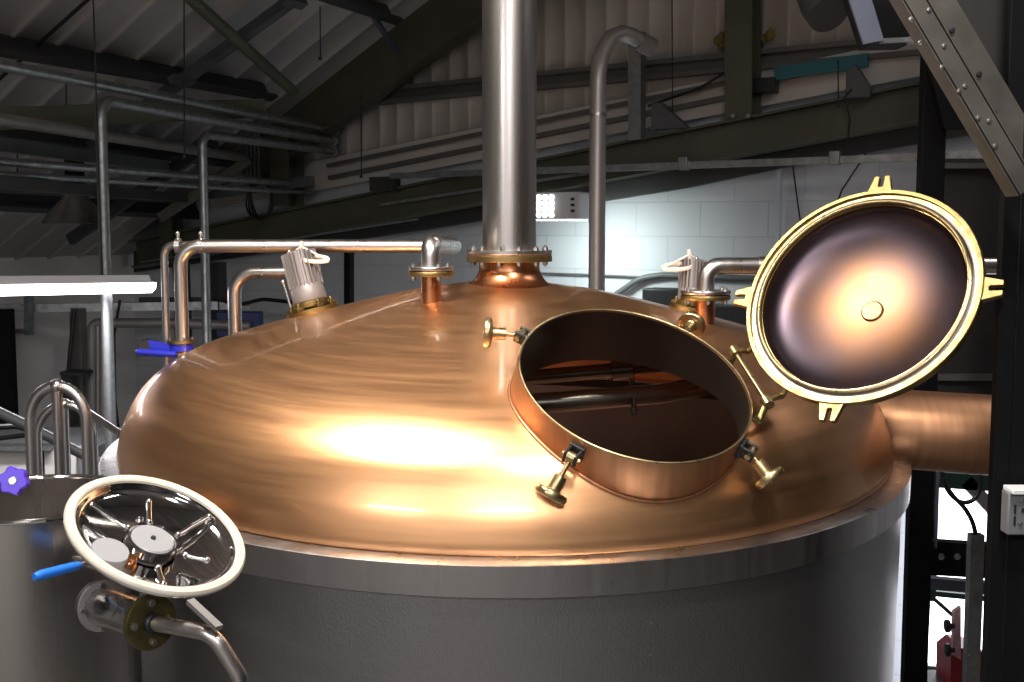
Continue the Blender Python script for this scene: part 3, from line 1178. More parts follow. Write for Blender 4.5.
# rim band and body
RR = 1.3
b = B()
b.lathe(TC, TAX, [(1.225, -.004), (1.225, .004), (RR - .004, .002), (RR, 0), (RR, -.076), (RR - .006, -.080), (RR - .02, -.081), (RR - .02, -.05), (1.225, -.01)], 160, x=V((1, 0, 0)))
b.build('rim_band', 'brushed', tank)
b = B()
BZ = FLZ + .02
b.lathe(TC, TAX, [(RR - .022, -2.46), (RR - .022, -.05)], 160)
body = b.build('body', 'stucco', tank)
b = B()
sp_ = math.atan2(-1, .157)
ang = math.radians(-73.5)
dirv = V((math.cos(ang), math.sin(ang), 0))
tv = Z.cross(dirv)
b.box(TC + dirv * (RR - .0215) - TAX * 1.26, dirv * .0015, tv * .002, TAX * 1.18)
b.build('seam', 'stucco', tank)
for k in range(4):
    B().sphere(TC + dirv * (RR - .0235) - tv * .010 - TAX * (.145 + k * .08), .004, 8).build('rivet', 'stainless', tank)

# side duct
da, db = P(872, 427, 3.86), P(1046, 439, 3.70)
ddir = (db - da).normalized()
dstart = V((CX, CY, da.z)).lerp(da, .80)
b = B()
rd = .1275
b.lathe(da - ddir * .18, ddir, [(rd, 0), (rd, (db - da).length + .18)], 64)
b.build('side_duct', 'copperduct', tank)
h0 = HD(868, 430)
B().lathe(db - ddir * .06, ddir, [(rd + .001, 0), (rd + .03, 0), (rd + .03, .02), (rd + .001, .02)], 48).build('duct_flange', 'brass', tank)

# neck under the chimney flange
CHX = P(509.5, 262, 4.05).x
NZ = P(509, 262, 4.05 - .14).z
b = B()
zb = TC.z + .512
neck = spline([(.175, zb - .006), (.14, zb + .006), (.115, zb + .028), (.102, zb + .055), (.10, NZ - .002)], 8)
b.lathe(V((CHX, CY, 0)), Z, [(p.x, p.y) for p in neck], 72)
b.build('neck', 'copperpipe', tank)


# swing bolts round the collar: clevis, threaded rod, knurled hand wheel
def swing_bolt(ang, px, py, L=.105, zoff=-.035, side=22):
    e = (OX * math.cos(math.radians(ang)) + OY * math.sin(math.radians(ang)))
    tn = ON.cross(e)
    piv = OC + e * (OR + .030) + ON * zoff
    want = V((px, py))
    best = None
    for i in range(0, 61):
        for j in range(-15, 16):
            a = math.radians(-95 + i * 3)
            tt = math.radians(j * 4)
            d = (e * math.cos(a) + ON * math.sin(a)) * math.cos(tt) + tn * math.sin(tt)
            q = piv + d * L
            v = q - CAM
            c, s = math.cos(PIT), math.sin(PIT)
            dep = v.y * c - v.z * s
            up = v.z * c + v.y * s
            X, Yv = 512 + F * v.x / dep, 341 - F * up / dep
            cost = math.hypot(X - px, Yv - py) + abs(d.dot(v.normalized()) + .0) * side
            if inside(q) or inside(q + d * .03):
                cost += 50
            if best is None or cost < best[0]:
                best = (cost, d)
    d = best[1]
    # clevis: two cheeks + back plate
    b = B()
    for s in (-1, 1):
        c = piv + tn * s * .014 - e * .012
        b.box(c, e * .024, tn * .0035, ON * .016)
    b.box(OC + e * (OR + .006) + ON * zoff, e * .005, tn * .02, ON * .02)
    cl = b.build('swing_bolt', 'darkbox', tank, bevel=.002)
    cl['label'] = 'swing bolt with brass hand wheel'
    B().cyl(piv - tn * .024, piv + tn * .024, .0075, 14).build('pivot_pin', 'oldbrass', cl)
    B().cyl(piv - tn * .0095, piv + tn * .0095, .0135, 20).build('eye', 'oldbrass', cl)
    B().cyl(piv, piv + d * L, .0058, 12).build('threaded_rod', 'oldbrass', cl)
    hw = B()
    q = piv + d * (L - .05)
    hw.lathe(q, d, [(.006, 0), (.016, 0), (.0165, .004), (.0165, .034), (.018, .036), (.036, .038), (.039, .041), (.040, .045), (.040, .052), (.038, .056),
                    (.028, .058), (.022, .054), (.008, .054), (.008, .060), (0, .060)], 40)
    hw.build('hand_wheel', 'oldbrass', cl)


swing_bolt(-53, 497, 332, L=.090)
swing_bolt(36, 553, 489, L=.100)
swing_bolt(126, 767, 474, L=.078)
swing_bolt(-143, 692, 325, L=.075, side=-12)

# ---- hinge and open lid
LC = V((.894, 3.095, 1.476))
LX = -(LN.cross(H)).normalized()     # toward the hinge
LR = .313


def LP(ang, r, z):
    a = math.radians(ang)
    return LC + (LX * math.cos(a) + H * math.sin(a)) * r + LN * z


LF = Matrix((( LX.x, -H.x, LN.x, LC.x), (LX.y, -H.y, LN.y, LC.y), (LX.z, -H.z, LN.z, LC.z), (0, 0, 0, 1)))
if LF.determinant() < 0:
    LF = Matrix((( LX.x, H.x, LN.x, LC.x), (LX.y, H.y, LN.y, LC.y), (LX.z, H.z, LN.z, LC.z), (0, 0, 0, 1)))
b = B()
dish = [(.268, -.022)] + [(.264 * math.cos(t * PI / 2 / 14), -.03 - .075 * math.sin(t * PI / 2 / 14)) for t in range(15)]
dish = [(max(0, r), z) for r, z in dish]
dish2 = [(r if r < 1e-6 else r + .002, z - .006) for r, z in reversed(dish)]
dish = [(0 if r < 1e-5 else r, z) for r, z in dish]
dish2 = [(0 if r < .0021 else r, z) for r, z in dish2]
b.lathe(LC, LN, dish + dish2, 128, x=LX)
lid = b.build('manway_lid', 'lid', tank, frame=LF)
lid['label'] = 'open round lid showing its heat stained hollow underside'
ORG[lid.name] = None


def child_in_frame(bb, name, m, parent, frame, **k):
    """child of an object that carries the rotated frame: mesh stored in the same frame"""
    bm = bb.bm
    bmesh.ops.recalc_face_normals(bm, faces=bm.faces)
    bm.transform(frame.inverted())
    me = bpy.data.meshes.new(name)
    bm.to_mesh(me); bm.free()
    me.materials.append(M[m])
    try:
        me.set_sharp_from_angle(angle=math.radians(35))
    except Exception:
        pass
    o = bpy.data.objects.new(name, me)
    COL.objects.link(o)
    o.parent = parent
    if k.get('bevel'):
        md = o.modifiers.new('bevel', 'BEVEL'); md.width = k['bevel']; md.segments = 2; md.limit_method = 'ANGLE'
    return o


b = B()
b.lathe(LC, LN, [(LR - .012, 0), (LR - .002, 0), (LR, -.002), (LR, -.022), (LR - .004, -.026), (.27, -.026), (.27, -.012), (LR - .012, -.009), (LR - .012, 0)], 128)
child_in_frame(b, 'outer_ring', 'brass', lid, LF)
b = B()
b.lathe(LC, LN, [(LR - .0125, -.006), (LR - .0125, -.010), (.284, -.010), (.284, -.006)], 128)
child_in_frame(b, 'gasket', 'castgrey', lid, LF)
b = B()
b.lathe(LC, LN, [(.284, -.010), (.284, -.001), (.281, .001), (.275, .001), (.272, -.002), (.270, -.024), (.264, -.034)], 128)
child_in_frame(b, 'inner_lip', 'oldbrass', lid, LF)
b = B()
b.lathe(LC + LN * -.103, LN, [(0, .004), (.026, .004), (.03, .001), (.03, -.002)], 40)
child_in_frame(b, 'centre_boss', 'lid', lid, LF)


def slot_ear(base_pt, er, tn, nn, ln, wb, wt, slot, th):
    """trapezoid ear with an open slot at its tip"""
    pts = [(-wb, 0), (-wt, ln), (-slot, ln), (-slot, ln * .42), (-slot * .6, ln * .34), (slot * .6, ln * .34), (slot, ln * .42), (slot, ln), (wt, ln), (wb, 0)]
    b = B()
    vs = [base_pt + tn * p[0] + er * p[1] for p in pts] + [base_pt + tn * p[0] + er * p[1] - nn * th for p in pts]
    n = len(pts)
    fs = [(i, (i + 1) % n, n + (i + 1) % n, n + i) for i in range(n)]
    for off in (0, n):
        fs += [tuple(off + i for i in q) for q in ((0, 1, 2, 3), (0, 3, 4), (0, 4, 5, 9), (9, 5, 6), (9, 6, 7, 8))]
    b.add(vs, fs)
    return b


for ang in (-137, -47, 40, 134):
    a = math.radians(ang)
    er = LX * math.cos(a) + H * math.sin(a)
    tn = LN.cross(er)
    b = slot_ear(LC + er * (LR - .006) - LN * .004, er, tn, LN, .052, .034, .021, .0065, .015)
    child_in_frame(b, 'slotted_ear', 'brass', lid, LF, bevel=.002)

# hinge pin along the gap
p1 = RP(735, 352, OC + ON * .012, ON)
p2 = RP(767, 402, OC + ON * .012, ON)
hd = (p2 - p1).normalized()
hp = B().cyl(p1 - hd * .01, p2 + hd * .012, .0065, 16).build('hinge_pin', 'oldbrass', tank)
for q in (p1, p2):
    B().cyl(q - hd * .012, q + hd * .014, .0145, 20).build('knuckle', 'oldbrass', hp)
for ang, q in ((-172, p1), (146, p2)):
    a0_ = OP(ang, OR + .004, -.012)
    a1_ = OP(ang, OR + .022, -.020)
    bb = B(); bb.tube([a0_, a1_, a1_.lerp(q, .5) - ON * .006, q], [.010, .011, .010, .010], 12); bb.build('hinge_arm', 'darkbrass', tank)
for ang, q in ((-17.5, p1), (14, p2)):
    a0_ = LP(ang, LR - .004, -.012)
    a1_ = LP(ang, LR + .018, -.016)
    bb = B(); bb.tube([a0_, a1_, a1_.lerp(q, .6) + ON * .006, q], [.009, .009, .008, .009], 12)
    child_in_frame(bb, 'hinge_strap', 'brass', lid, LF)

# inside the vessel: cross pipes
b = B(); b.tube([P(500, 380, 3.75), P(618, 370, 3.75)], .024, 20); b.cyl(P(612, 370, 3.75), P(632, 368, 3.75), .036); b.tube([P(625, 369, 3.75), P(700, 362, 3.9)], .02, 16)
b.tube([P(632, 372, 3.75), P(632, 392, 3.75)], .008, 10)
b.build('sparge_pipe', 'darkpipe', tank)
b = B(); b.tube([P(470, 408, 3.45), P(560, 402, 3.45), P(660, 394, 3.5), P(740, 380, 3.6)], .030, 24); b.cyl(P(634, 398, 3.45), P(634, 416, 3.45), .008); b.cyl(P(634, 408, 3.45), P(634, 412, 3.45), .012, 6)
b.build('rake_arm', 'darkpipe', tank)
# plate inside that closes the kettle (false bottom)
B().lathe(TC - TAX * .42, TAX, [(0, 0), (RR - .03, 0), (RR - .03, -.02), (0, -.02)], 96).build('false_bottom', 'copperin', tank)

# ---------------------------------------------------------------- chimney
cc = V((CHX, CY, NZ))
ch = thing('steam_chimney', 'tall straight stainless chimney pipe rising from the top of the copper dome', 'pipe', cc)
rch = .0885
FT = .012
B().lathe(V((CHX, CY, 0)), Z, [(rch, NZ + .028), (rch, 4.55)], 64).build('pipe', 'stainless', ch)
B().lathe(cc, Z, [(.06, 0), (.139, 0), (.141, .002), (.141, .018), (.139, .020), (.06, .020)], 64).build('brass_flange', 'brass', ch)
B().lathe(cc, Z, [(.05, .0205), (.139, .0205), (.139, .024), (.05, .024)], 48).build('gasket', 'copperin', ch)
B().lathe(cc, Z, [(.05, .0245), (.140, .0245), (.141, .026), (.141, .036), (.139, .038), (.05, .038)], 64).build('steel_flange', 'stainless', ch)
for k in range(12):
    a = 2 * PI * k / 12 + .26
    bolt_on(ch, cc + V((math.cos(a), math.sin(a), 0)) * .122 + Z * .019, Z, .0085, .034, .034)


# ---------------------------------------------------------------- flanged stub pipes with elbows
def stub(name, label, px, pyb, fy, fhw, sr, path, pr, radius=.06, nb=4, col='copperpipe'):
    base = HD(px, pyb)
    n = Z
    Yb = base.y
    ft = P(px, fy, Yb)
    cc = V((base.x, base.y, ft.z))
    t = thing(name, label, 'pipe', base)
    B().lathe(V((base.x, base.y, base.z - .03)), Z, [(sr, 0), (sr, cc.z - base.z + .03)], 32).build('copper_stub', col, t)
    fr = fhw / F * Yb
    B().lathe(cc, Z, [(sr * .6, 0), (fr - .001, 0), (fr, .002), (fr, .012), (fr - .001, .014), (sr * .6, .014)], 48).build('brass_flange', 'brass', t)
    B().lathe(cc + Z * .0145, Z, [(sr * .6, 0), (fr - .004, 0), (fr - .004, .003), (sr * .6, .003)], 40).build('gasket', 'rubber', t)
    B().lathe(cc + Z * .018, Z, [(sr * .6, 0), (fr - .001, 0), (fr, .002), (fr, .009), (fr - .001, .011), (sr * .6, .011)], 48).build('steel_flange', 'stainless', t)
    for k in range(nb):
        a = 2 * PI * k / nb + .5
        bolt_on(t, cc + V((math.cos(a), math.sin(a), 0)) * (fr - .013) + Z * .014, Z, .0075, .026, .028)
    pts = [V((cc.x, cc.y, cc.z + .02))] + path(cc)
    B().tube(fillet(pts, radius, 10), pr, 24).build('elbow_pipe', 'stainless', t)
    return t, base, cc


# left vapour pipe: up, back, then left to the twin drop
YE = 4.27


def path_left(cc):
    up = P(432, 243, cc.y)
    up = V((cc.x, cc.y, up.z))
    q = P(453, 246, YE)
    return [up, q]


tl, base_l, cc_l = stub('vapour_pipe', 'flanged copper stub with a stainless elbow feeding the long horizontal pipe, left of the chimney', 431, 301, 276, 23, .031, path_left, .030, radius=.085)
ye = YE
zrow = P(440, 246, ye)
L0 = P(458, 246, ye)
L0.z = zrow.z
L1 = P(180, 246, ye)
L1.z = zrow.z
dnp = V((L1.x, L1.y, P(178, 352, ye).z))
B().tube(fillet([L0, L1, dnp], .07, 10), .0235, 24).build('long_pipe', 'stainless', tl)
L2 = P(164, 246, ye + .04)
B().tube(fillet([V((L1.x + .06, ye + .02, zrow.z + .004)), V((L2.x, L2.y, zrow.z + .004)), V((L2.x, L2.y, P(166, 420, ye).z))], .04, 10), .0135, 20).build('drain_pipe', 'stainless', tl)
for px in (178, 201):
    q = P(px, 246, ye); q.z = zrow.z
    bb = B(); bb.lathe(q - V((.008, 0, 0)), V((1, 0, 0)), [(.024, 0), (.0275, 0), (.0275, .016), (.024, .016)], 24)
    bb.cyl(q + Z * .02, q + Z * .043, .006, 10); bb.sphere(q + Z * .045, .008, 10)
    bb.build('clamp', 'stainless', tl)

# butterfly valve with blue handle under the twin drop
vc = P(181, 347, ye)
vt = thing('butterfly_valve', 'blue butterfly valve with lever handle at the left edge of the copper dome', 'valve', vc)
B().lathe(vc - Z * .012, Z, [(.02, 0), (.044, 0), (.044, .024), (.02, .024)], 32).build('body', 'blue', vt)
B().lathe(vc + Z * .014, Z, [(.02, 0), (.050, 0), (.050, .010), (.02, .010)], 32).build('upper_flange', 'brass', vt)
B().lathe(vc - Z * .026, Z, [(.02, 0), (.050, 0), (.050, .010), (.02, .010)], 32).build('lower_flange', 'brass', vt)
for k in range(4):
    a = k * PI / 2 + .6
    bolt_on(vt, vc + V((math.cos(a), math.sin(a), 0)) * .041, Z, .006, .034, .034)
B().tube([vc + Z * -.026, vc - Z * .35], .021, 20).build('outlet_pipe', 'stainless', vt)
hb = vc + V((-.115, -.02, 0))
B().cyl(vc + V((-.04, 0, 0)), hb, .012, 14).build('stem', 'blue', vt)
B().lathe(hb + V((-.0, 0, -.0)), V((.35, -1, .1)), [(0, -.014), (.028, -.014), (.031, -.008), (.031, .008), (.028, .014), (0, .014)], 28).build('indicator_dial', 'rubber', vt)
h1 = hb + V((-.02, -.03, -.012)); h2 = vc + V((.0, -.06, -.020))
bb = B(); bb.tube([h1, h1.lerp(h2, .5), h2], [.011, .013, .010], 12); bb.sphere(h1, .012, 10)
bb.build('lever', 'blue', vt)
bb = B(); bb.plate([hb + V((0, -.01, .03)), hb + V((.09, -.01, .012)), hb + V((.09, -.01, -.012)), hb + V((0, -.01, 0))], V((0, 1, 0)), .01)
bb.build('mounting_bracket', 'blue', vt)

# short elbow behind the left sight lamp
yb = 4.75
pe = [P(234, 345, yb), P(234, 273, yb), P(320, 272, yb)]
pe[0] = V((pe[1].x, pe[1].y, pe[0].z - .25))
o = tag(B().tube(fillet(pe, .085, 10), .0265, 24).build('elbow_pipe', 'stainless'), 'short stainless elbow pipe behind the dome, left of the left sight lamp', 'pipe')

# right stub
def path_right(cc):
    z = P(725, 266, cc.y).z
    return [V((cc.x + .004, cc.y, z)), V((cc.x + .22, cc.y + .02, z)), V((cc.x + 1.35, cc.y + .1, z - .004))]


tr, base_r, cc_r = stub('vapour_pipe', 'flanged copper stub with a stainless elbow, half hidden behind the open round lid', 705, 322, 299.5, 25, .031, path_right, .027, nb=6)
B().lathe(V((cc_r.x + .17, cc_r.y + .015, P(725, 266, cc_r.y).z)), V((1, 0, 0)), [(.026, 0), (.030, 0), (.030, .02), (.026, .02)], 24).build('clamp', 'stainless', tr)


# ---------------------------------------------------------------- sight lamps
def sight_lamp(px, py, axis_px, scale, label, coil_side=1, yaw=0):
    base = HD(px, py)
    n = dnorm(base)
    top = P(axis_px[0], axis_px[1], base.y)
    ax = (top - base)
    ax.y = 0
    ax = (ax.normalized() + V((0, .12, 0))).normalized()
    t = thing('sight_lamp', label, 'lamp', base)
    s = scale
    B().lathe(base, n, [(.03 * s, -.004), (.088 * s, -.004), (.09 * s, 0), (.09 * s, .012), (.088 * s, .014), (.03 * s, .014)], 40).build('base_flange', 'brass', t)
    for k in range(6):
        a = k * PI / 3 + .3
        x = n.orthogonal().normalized(); y = n.cross(x)
        q = base + (x * math.cos(a) + y * math.sin(a)) * .07 * s + n * .014
        bb = B(); bb.box(q + n * .006, x.lerp(y, .0) * .014 * s, y * .014 * s, n * .006); bb.cyl(q + n * .01, q + n * .026, .006, 10)
        bb.build('clamp_lug', 'brass', t, bevel=.002)
    B().lathe(base + n * .014, ax, [(.02, 0), (.063 * s, 0), (.066 * s, .006), (.066 * s, .018), (.060 * s, .024), (.02, .024)], 40).build('brass_ring', 'brass', t)
    B().lathe(base + n * .014, ax, [(0, .015), (.056 * s, .02), (.060 * s, .03), (.057 * s, .075 * s), (.054 * s, .08 * s), (0, .08 * s)], 40).build('lamp_body', 'castgrey', t)
    o0 = base + n * .014 + ax * .078 * s
    hb_ = .125 * s
    bb = B()
    bb.lathe(o0, ax, [(0, 0), (.047 * s, 0), (.044 * s, hb_ * .97), (.038 * s, hb_), (0, hb_)], 32)
    x = ax.orthogonal().normalized(); y = ax.cross(x)
    for k in range(22):
        a = 2 * PI * k / 22
        e = x * math.cos(a) + y * math.sin(a)
        f_ = ax.cross(e)
        bb.box(o0 + e * .049 * s + ax * hb_ * .48, e * .011 * s, f_ * .0022, ax * hb_ * .48)
    bb.build('finned_housing', 'castgrey', t)
    tp = o0 + ax * hb_
    for q in (x * .02, x * -.02 + y * .02):
        B().sphere(tp + q + ax * .004, .008, 10).build('top_screw', 'stainless', t)
    # side rod with knob
    sx = V((-1, -.3, 0)).normalized() * coil_side
    r0 = base + n * .018 + sx * .072 * s
    B().tube([r0, r0 + ax * .085 * s + sx * .004], .0045, 10).build('clamp_rod', 'stainless', t)
    B().sphere(r0 + ax * .09 * s + sx * .004, .009, 12).build('rod_knob', 'stainless', t)
    # coil of white flex
    bb = B()
    g = tp + V((.045 * coil_side, -.03, -.028))
    pts = []
    for i in range(84):
        a = 2 * PI * i / 21
        pts.append(g + V((math.cos(a) * .052 * coil_side + .015 * coil_side, math.sin(a) * .02, math.sin(a + .4) * .010 + .0022 * (i // 21) - math.cos(a) * .008)))
    bb.tube([tp + V((0, -.02, .005)), tp + V((.02 * coil_side, -.03, .016))] + pts, .0042, 8)
    bb.build('flex_coil', 'cablewhite', t)
    B().cyl(tp + V((.01 * coil_side, 0, -.005)), tp + V((.016 * coil_side, 0, .035)), .008, 12).build('cable_gland', 'cablewhite', t)
    return t


sight_lamp(313, 309, (294, 243), 1.0, 'grey finned sight lamp on a brass flange at the left of the dome top', 1)
sight_lamp(690, 306, (694, 255), .82, 'grey finned sight lamp on a brass flange near the open round lid', -1)

# ---------------------------------------------------------------- small vessel at left with open lid
VX, VY = (20 - 512) / F * 2.9, 2.9
VZ = P(20, 498, 2.9).z
VR = .254
ves = thing('dosing_vessel', 'open topped stainless cylinder vessel at the lower left with its polished lid swung aside', 'vessel', V((VX, VY, FLZ)))
B().lathe(V((VX, VY, 0)), Z, [(VR, FLZ + .02), (VR, VZ - .004), (VR - .003, VZ - .004), (VR - .003, VZ - .34), (0, VZ - .37)], 96).build('shell', 'shell', ves)
B().tube([V((VX + VR * math.cos(a * PI / 48), VY + VR * math.sin(a * PI / 48), VZ)) for a in range(96)], .0065, 10, closed=True).build('rolled_rim', 'polished', ves)
# purple star knob
kc = P(14, 481, 3.05)
kn = B()
kax = V((.1, -.9, .25)).normalized()
kx = kax.orthogonal().normalized(); ky = kax.cross(kx)
ring = []
for i in range(72):
    a = 2 * PI * i / 72
    r = .0355 + .0035 * math.cos(6 * a)
    ring.append((kx * math.cos(a) + ky * math.sin(a)) * r)
vs = []
for (s_, z) in ((.9, -.013), (1, -.009), (1, .009), (.9, .014)):
    vs += [kc + p * s_ + kax * z for p in ring]
fs = [(j * 72 + i, j * 72 + (i + 1) % 72, (j + 1) * 72 + (i + 1) % 72, (j + 1) * 72 + i) for j in range(3) for i in range(72)]
fs += [tuple(range(72))[::-1], tuple(range(216, 288))]
kn.add(vs, fs, True)
kn = kn.build('star_knob', 'purple', ves)
B().lathe(kc + kax * .0142, kax, [(0, .002), (.009, .002), (.011, 0), (.011, -.004)], 20).build('knob_insert', 'stainless', kn)
B().cyl(kc - kax * .012, kc - kax * .07, .006, 12).build('knob_stud', 'stainless', kn)

# its lid
SC_ = V((-.772, 2.562, .983)); SN = V((.432, -.268, .861)).normalized()
SX = V((1, 0, 0)); SX = (SX - SN * SX.dot(SN)).normalized(); SY = SN.cross(SX)
SF = Matrix(((SX.x, SY.x, SN.x, SC_.x), (SX.y, SY.y, SN.y, SC_.y), (SX.z, SY.z, SN.z, SC_.z), (0, 0, 0, 1)))
b = B()
b.lathe(SC_, SN, [(.176, -.002), (.172, -.006)] + [(.172 * math.cos(t * PI / 20), -.006 - .035 * math.sin(t * PI / 20)) for t in range(1, 10)] + [(0, -.041), (0, -.046)] +
        [(.175 * math.cos(t * PI / 20), -.012 - .035 * math.sin(t * PI / 20)) for t in range(9, 0, -1)] + [(.195, -.012), (.199, -.008), (.2, -.001)], 96)
sl = b.build('vessel_lid', 'polished', ves, frame=SF)
sl['label'] = 'mirror polished round lid with a cream gasket'
b = B()
b.lathe(SC_, SN, [(.176, -.004), (.177, .004), (.181, .007), (.195, .006), (.199, .002), (.2, -.003), (.199, -.006)], 96)
child_in_frame(b, 'gasket', 'cream', sl, SF)


def SPt(a, r, z):
    a = math.radians(a)
    return SC_ + (SX * math.cos(a) + SY * math.sin(a)) * r + SN * z


cpt = RP(152, 541, SC_ - SN * .02, SN)
b = B(); b.lathe(cpt, SN, [(0, .008), (.044, .008), (.047, .005), (.047, -.012), (0, -.012)], 40)
child_in_frame(b, 'hub_disc', 'disc', sl, SF)
b = B(); b.lathe(cpt, SN, [(.049, -.01), (.049, .004), (.052, .008), (.056, .008), (.059, .004), (.059, -.01)], 40)
child_in_frame(b, 'hub_ring', 'polished', sl, SF)
b = B(); b.lathe(cpt + SN * .008, SN, [(0, .004), (.005, .004), (.006, 0)], 16)
child_in_frame(b, 'hub_screw', 'darkbox', sl, SF)
for (x0, y0, x1, y1) in ((128, 528, 92, 505), (149, 522, 149, 502), (178, 535, 209, 517), (185, 555, 207, 560), (158, 568, 163, 584)):
    q0, q1 = RP(x0, y0, SC_ - SN * .012, SN), RP(x1, y1, SC_ - SN * .004, SN)
    b = B(); b.tube([q0, q1], .0062, 14); b.sphere(q1, .0075, 12); b.sphere(q0, .008, 12)
    child_in_frame(b, 'spoke', 'polished', sl, SF)
q = RP(110, 552, SC_, SN)
b = B(); b.lathe(q, SN, [(0, .006), (.038, .006), (.040, .003), (.040, -.02), (0, -.02)], 40)
child_in_frame(b, 'port_disc', 'disc', sl, SF)
q = RP(132, 559, SC_, SN)
b = B(); b.lathe(q, SN, [(0, .006), (.010, .006), (.012, 0), (.012, -.02), (0, -.02)], 20)
child_in_frame(b, 'port_nut', 'copperpipe', sl, SF)
# blue handle reaching left from beneath the lid
g0, g1, g2 = P(92, 561, 2.62), P(80, 565, 2.6), P(34, 577, 2.5)
B().tube([P(110, 556, 2.66), g1], .006, 12).build('handle_rod', 'stainless', ves)
B().tube([g1, g1.lerp(g2, .15), g1.lerp(g2, .85), g2], [.008, .0105, .0115, .008], 16).build('handle_grip', 'bluegrip', ves)
B().tube([P(128, 580, 2.66), P(100, 568, 2.75), P(70, 556, 2.72)], .010, 14).build('lid_arm', 'stainless', ves)

# sight-glass assembly with pipe
A0, A1 = P(101, 606, 2.60), P(150, 622, 2.46)
ad = (A1 - A0).normalized()
sg = thing('sight_glass', 'glass inspection cylinder between two flanges under the polished lid, with bent outlet pipe', 'pipe fitting', A0)
fr = .052
B().lathe(A0 - ad * .014, ad, [(.02, 0), (fr + .004, 0), (fr + .004, .014), (.02, .014)], 40).build('rear_flange', 'darksteel', sg)
B().lathe(A0, ad, [(.02, 0), (fr + .004, 0), (fr + .004, .006), (.02, .006)], 40).build('rear_gasket', 'castgrey', sg)
B().lathe(A0 + ad * .006, ad, [(.042, 0), (.042, (A1 - A0).length - .016), (.038, (A1 - A0).length - .016), (.038, 0), (.042, 0)], 40).build('glass_cylinder', 'glass', sg)
B().lathe(A1 - ad * .012, ad, [(.02, 0), (fr + .002, 0), (fr + .002, .006), (.02, .006)], 40).build('front_gasket', 'cream', sg)
B().lathe(A1 - ad * .006, ad, [(.0, 0), (fr + .006, 0), (fr + .007, .001), (fr + .007, .012), (fr + .006, .014), (0, .014)], 48).build('front_flange', 'darkbrass', sg)
px_ = ad.orthogonal().normalized(); py_ = ad.cross(px_)
for k in range(4):
    a = k * PI / 2 + .9
    bolt_on(sg, A1 + (px_ * math.cos(a) + py_ * math.sin(a)) * .042 + ad * .002, ad, .009, .012, .014)
    B().cyl(A0 + (px_ * math.cos(a) + py_ * math.sin(a)) * .047 - ad * .02, A0 + (px_ * math.cos(a) + py_ * math.sin(a)) * .047 + ad * .012, .006, 8).build('bolt', 'stainless', sg)
B().lathe(A1 + ad * .008, ad, [(.0, 0), (.022, 0), (.022, .012), (.018, .016), (.0, .016)], 24).build('pipe_nut', 'rubber', sg)
B().tube([A0 - ad * .014, A0 - ad * .04], .03, 20).build('inlet_pipe', 'stainless', sg)
w0 = A1 + ad * .012
w1 = P(213, 634, 2.38)
w2 = P(238, 668, 2.38)
w3 = P(238, 720, 2.40)
B().tube(fillet([w0, w1, w2 + V((.004, 0, -.02)), w3 + V((0, 0, -1.0))], .05, 10), .0165, 20).build('outlet_pipe', 'stainless', sg)
hh0, hh1 = P(190, 601, 2.42), P(219, 628, 2.36)
B().bar(hh0, hh1, .018, .010).build('support_strap', 'dullpipe', sg)

# ---------------------------------------------------------------- right side structure
def quadbar(name, pts_px, Y, th, m, label, cat):
    b = B()
    pts = [P(x, y, Y) for x, y in pts_px]
    b.plate(pts, V((0, 1, 0)), th)
    return tag(b.build(name, m), label, cat)


# far black column A
b = B()
pa, pb = P(942, 60, 4.9), P(914, 700, 4.9)
b.box(V((P(927.5, 341, 4.9).x, 4.93, .9)), V((.049, 0, 0)), V((0, .03, 0)), Z * 2.5)
colA = tag(b.build('black_column', 'black', bevel=.005), 'narrow black steel column behind the open lid and copper duct', 'column')
# near black column B at right edge
b = B()
xB = P(998.5, 341, 2.9).x
b.box(V((xB + .25, 2.915, .9)), V((.25, 0, 0)), V((0, .015, 0)), Z * 2.5)
b.box(V((xB + .25, 3.05, .9)), V((.01, 0, 0)), V((0, .12, 0)), Z * 2.5)
b.box(V((xB + .04, 2.897, .9)), V((.0015, 0, 0)), V((0, .003, 0)), Z * 2.5)
colB = tag(b.build('black_column', 'black', bevel=.006), 'broad black steel column at the right edge of the picture', 'column')
# bracket plate joining column A and channel
b = B()
b.plate([P(916, 20, 4.85), P(992, 129, 4.85), P(945, 129, 4.85), P(930, 70, 4.85)], V((0, 1, 0)), .04)
tag(b.build('gusset_plate', 'black'), 'black gusset plate between the far black column and the bolted channel', 'plate')

# panel behind
Yq = 5.3
b = B()
b.box(P(985, 300, Yq) + V((.0, .02, 0)), V((.22, 0, 0)), V((0, .012, 0)), Z * .62)
pz = P(985, 167, Yq)
o = tag(b.build('grey_partition', 'greypanel'), 'dark grey sheet partition between the two black columns', 'panel')
B().box(P(985, 166, Yq), V((.24, 0, 0)), V((0, .03, 0)), Z * .012).build('top_rail', 'girt', o)
B().box(P(985, 377, Yq), V((.22, 0, 0)), V((0, .02, 0)), Z * .014).build('middle_rail', 'girt', o)
b = B(); b.box(V((P(1001, 300, 4.4).x, 4.4, 1.6)), V((.008, 0, 0)), V((0, .02, 0)), Z * .75)
tag(b.build('edge_strip', 'girt'), 'thin pale metal edge strip left of the broad black column', 'strip')
# small pipe right of the lid
b = B(); b.tube([P(975, 267, 4.6), P(1030, 267, 4.6)], .02, 16)
tag(b.build('short_pipe', 'dullpipe'), 'short grey pipe between the open lid and the broad black column', 'pipe')

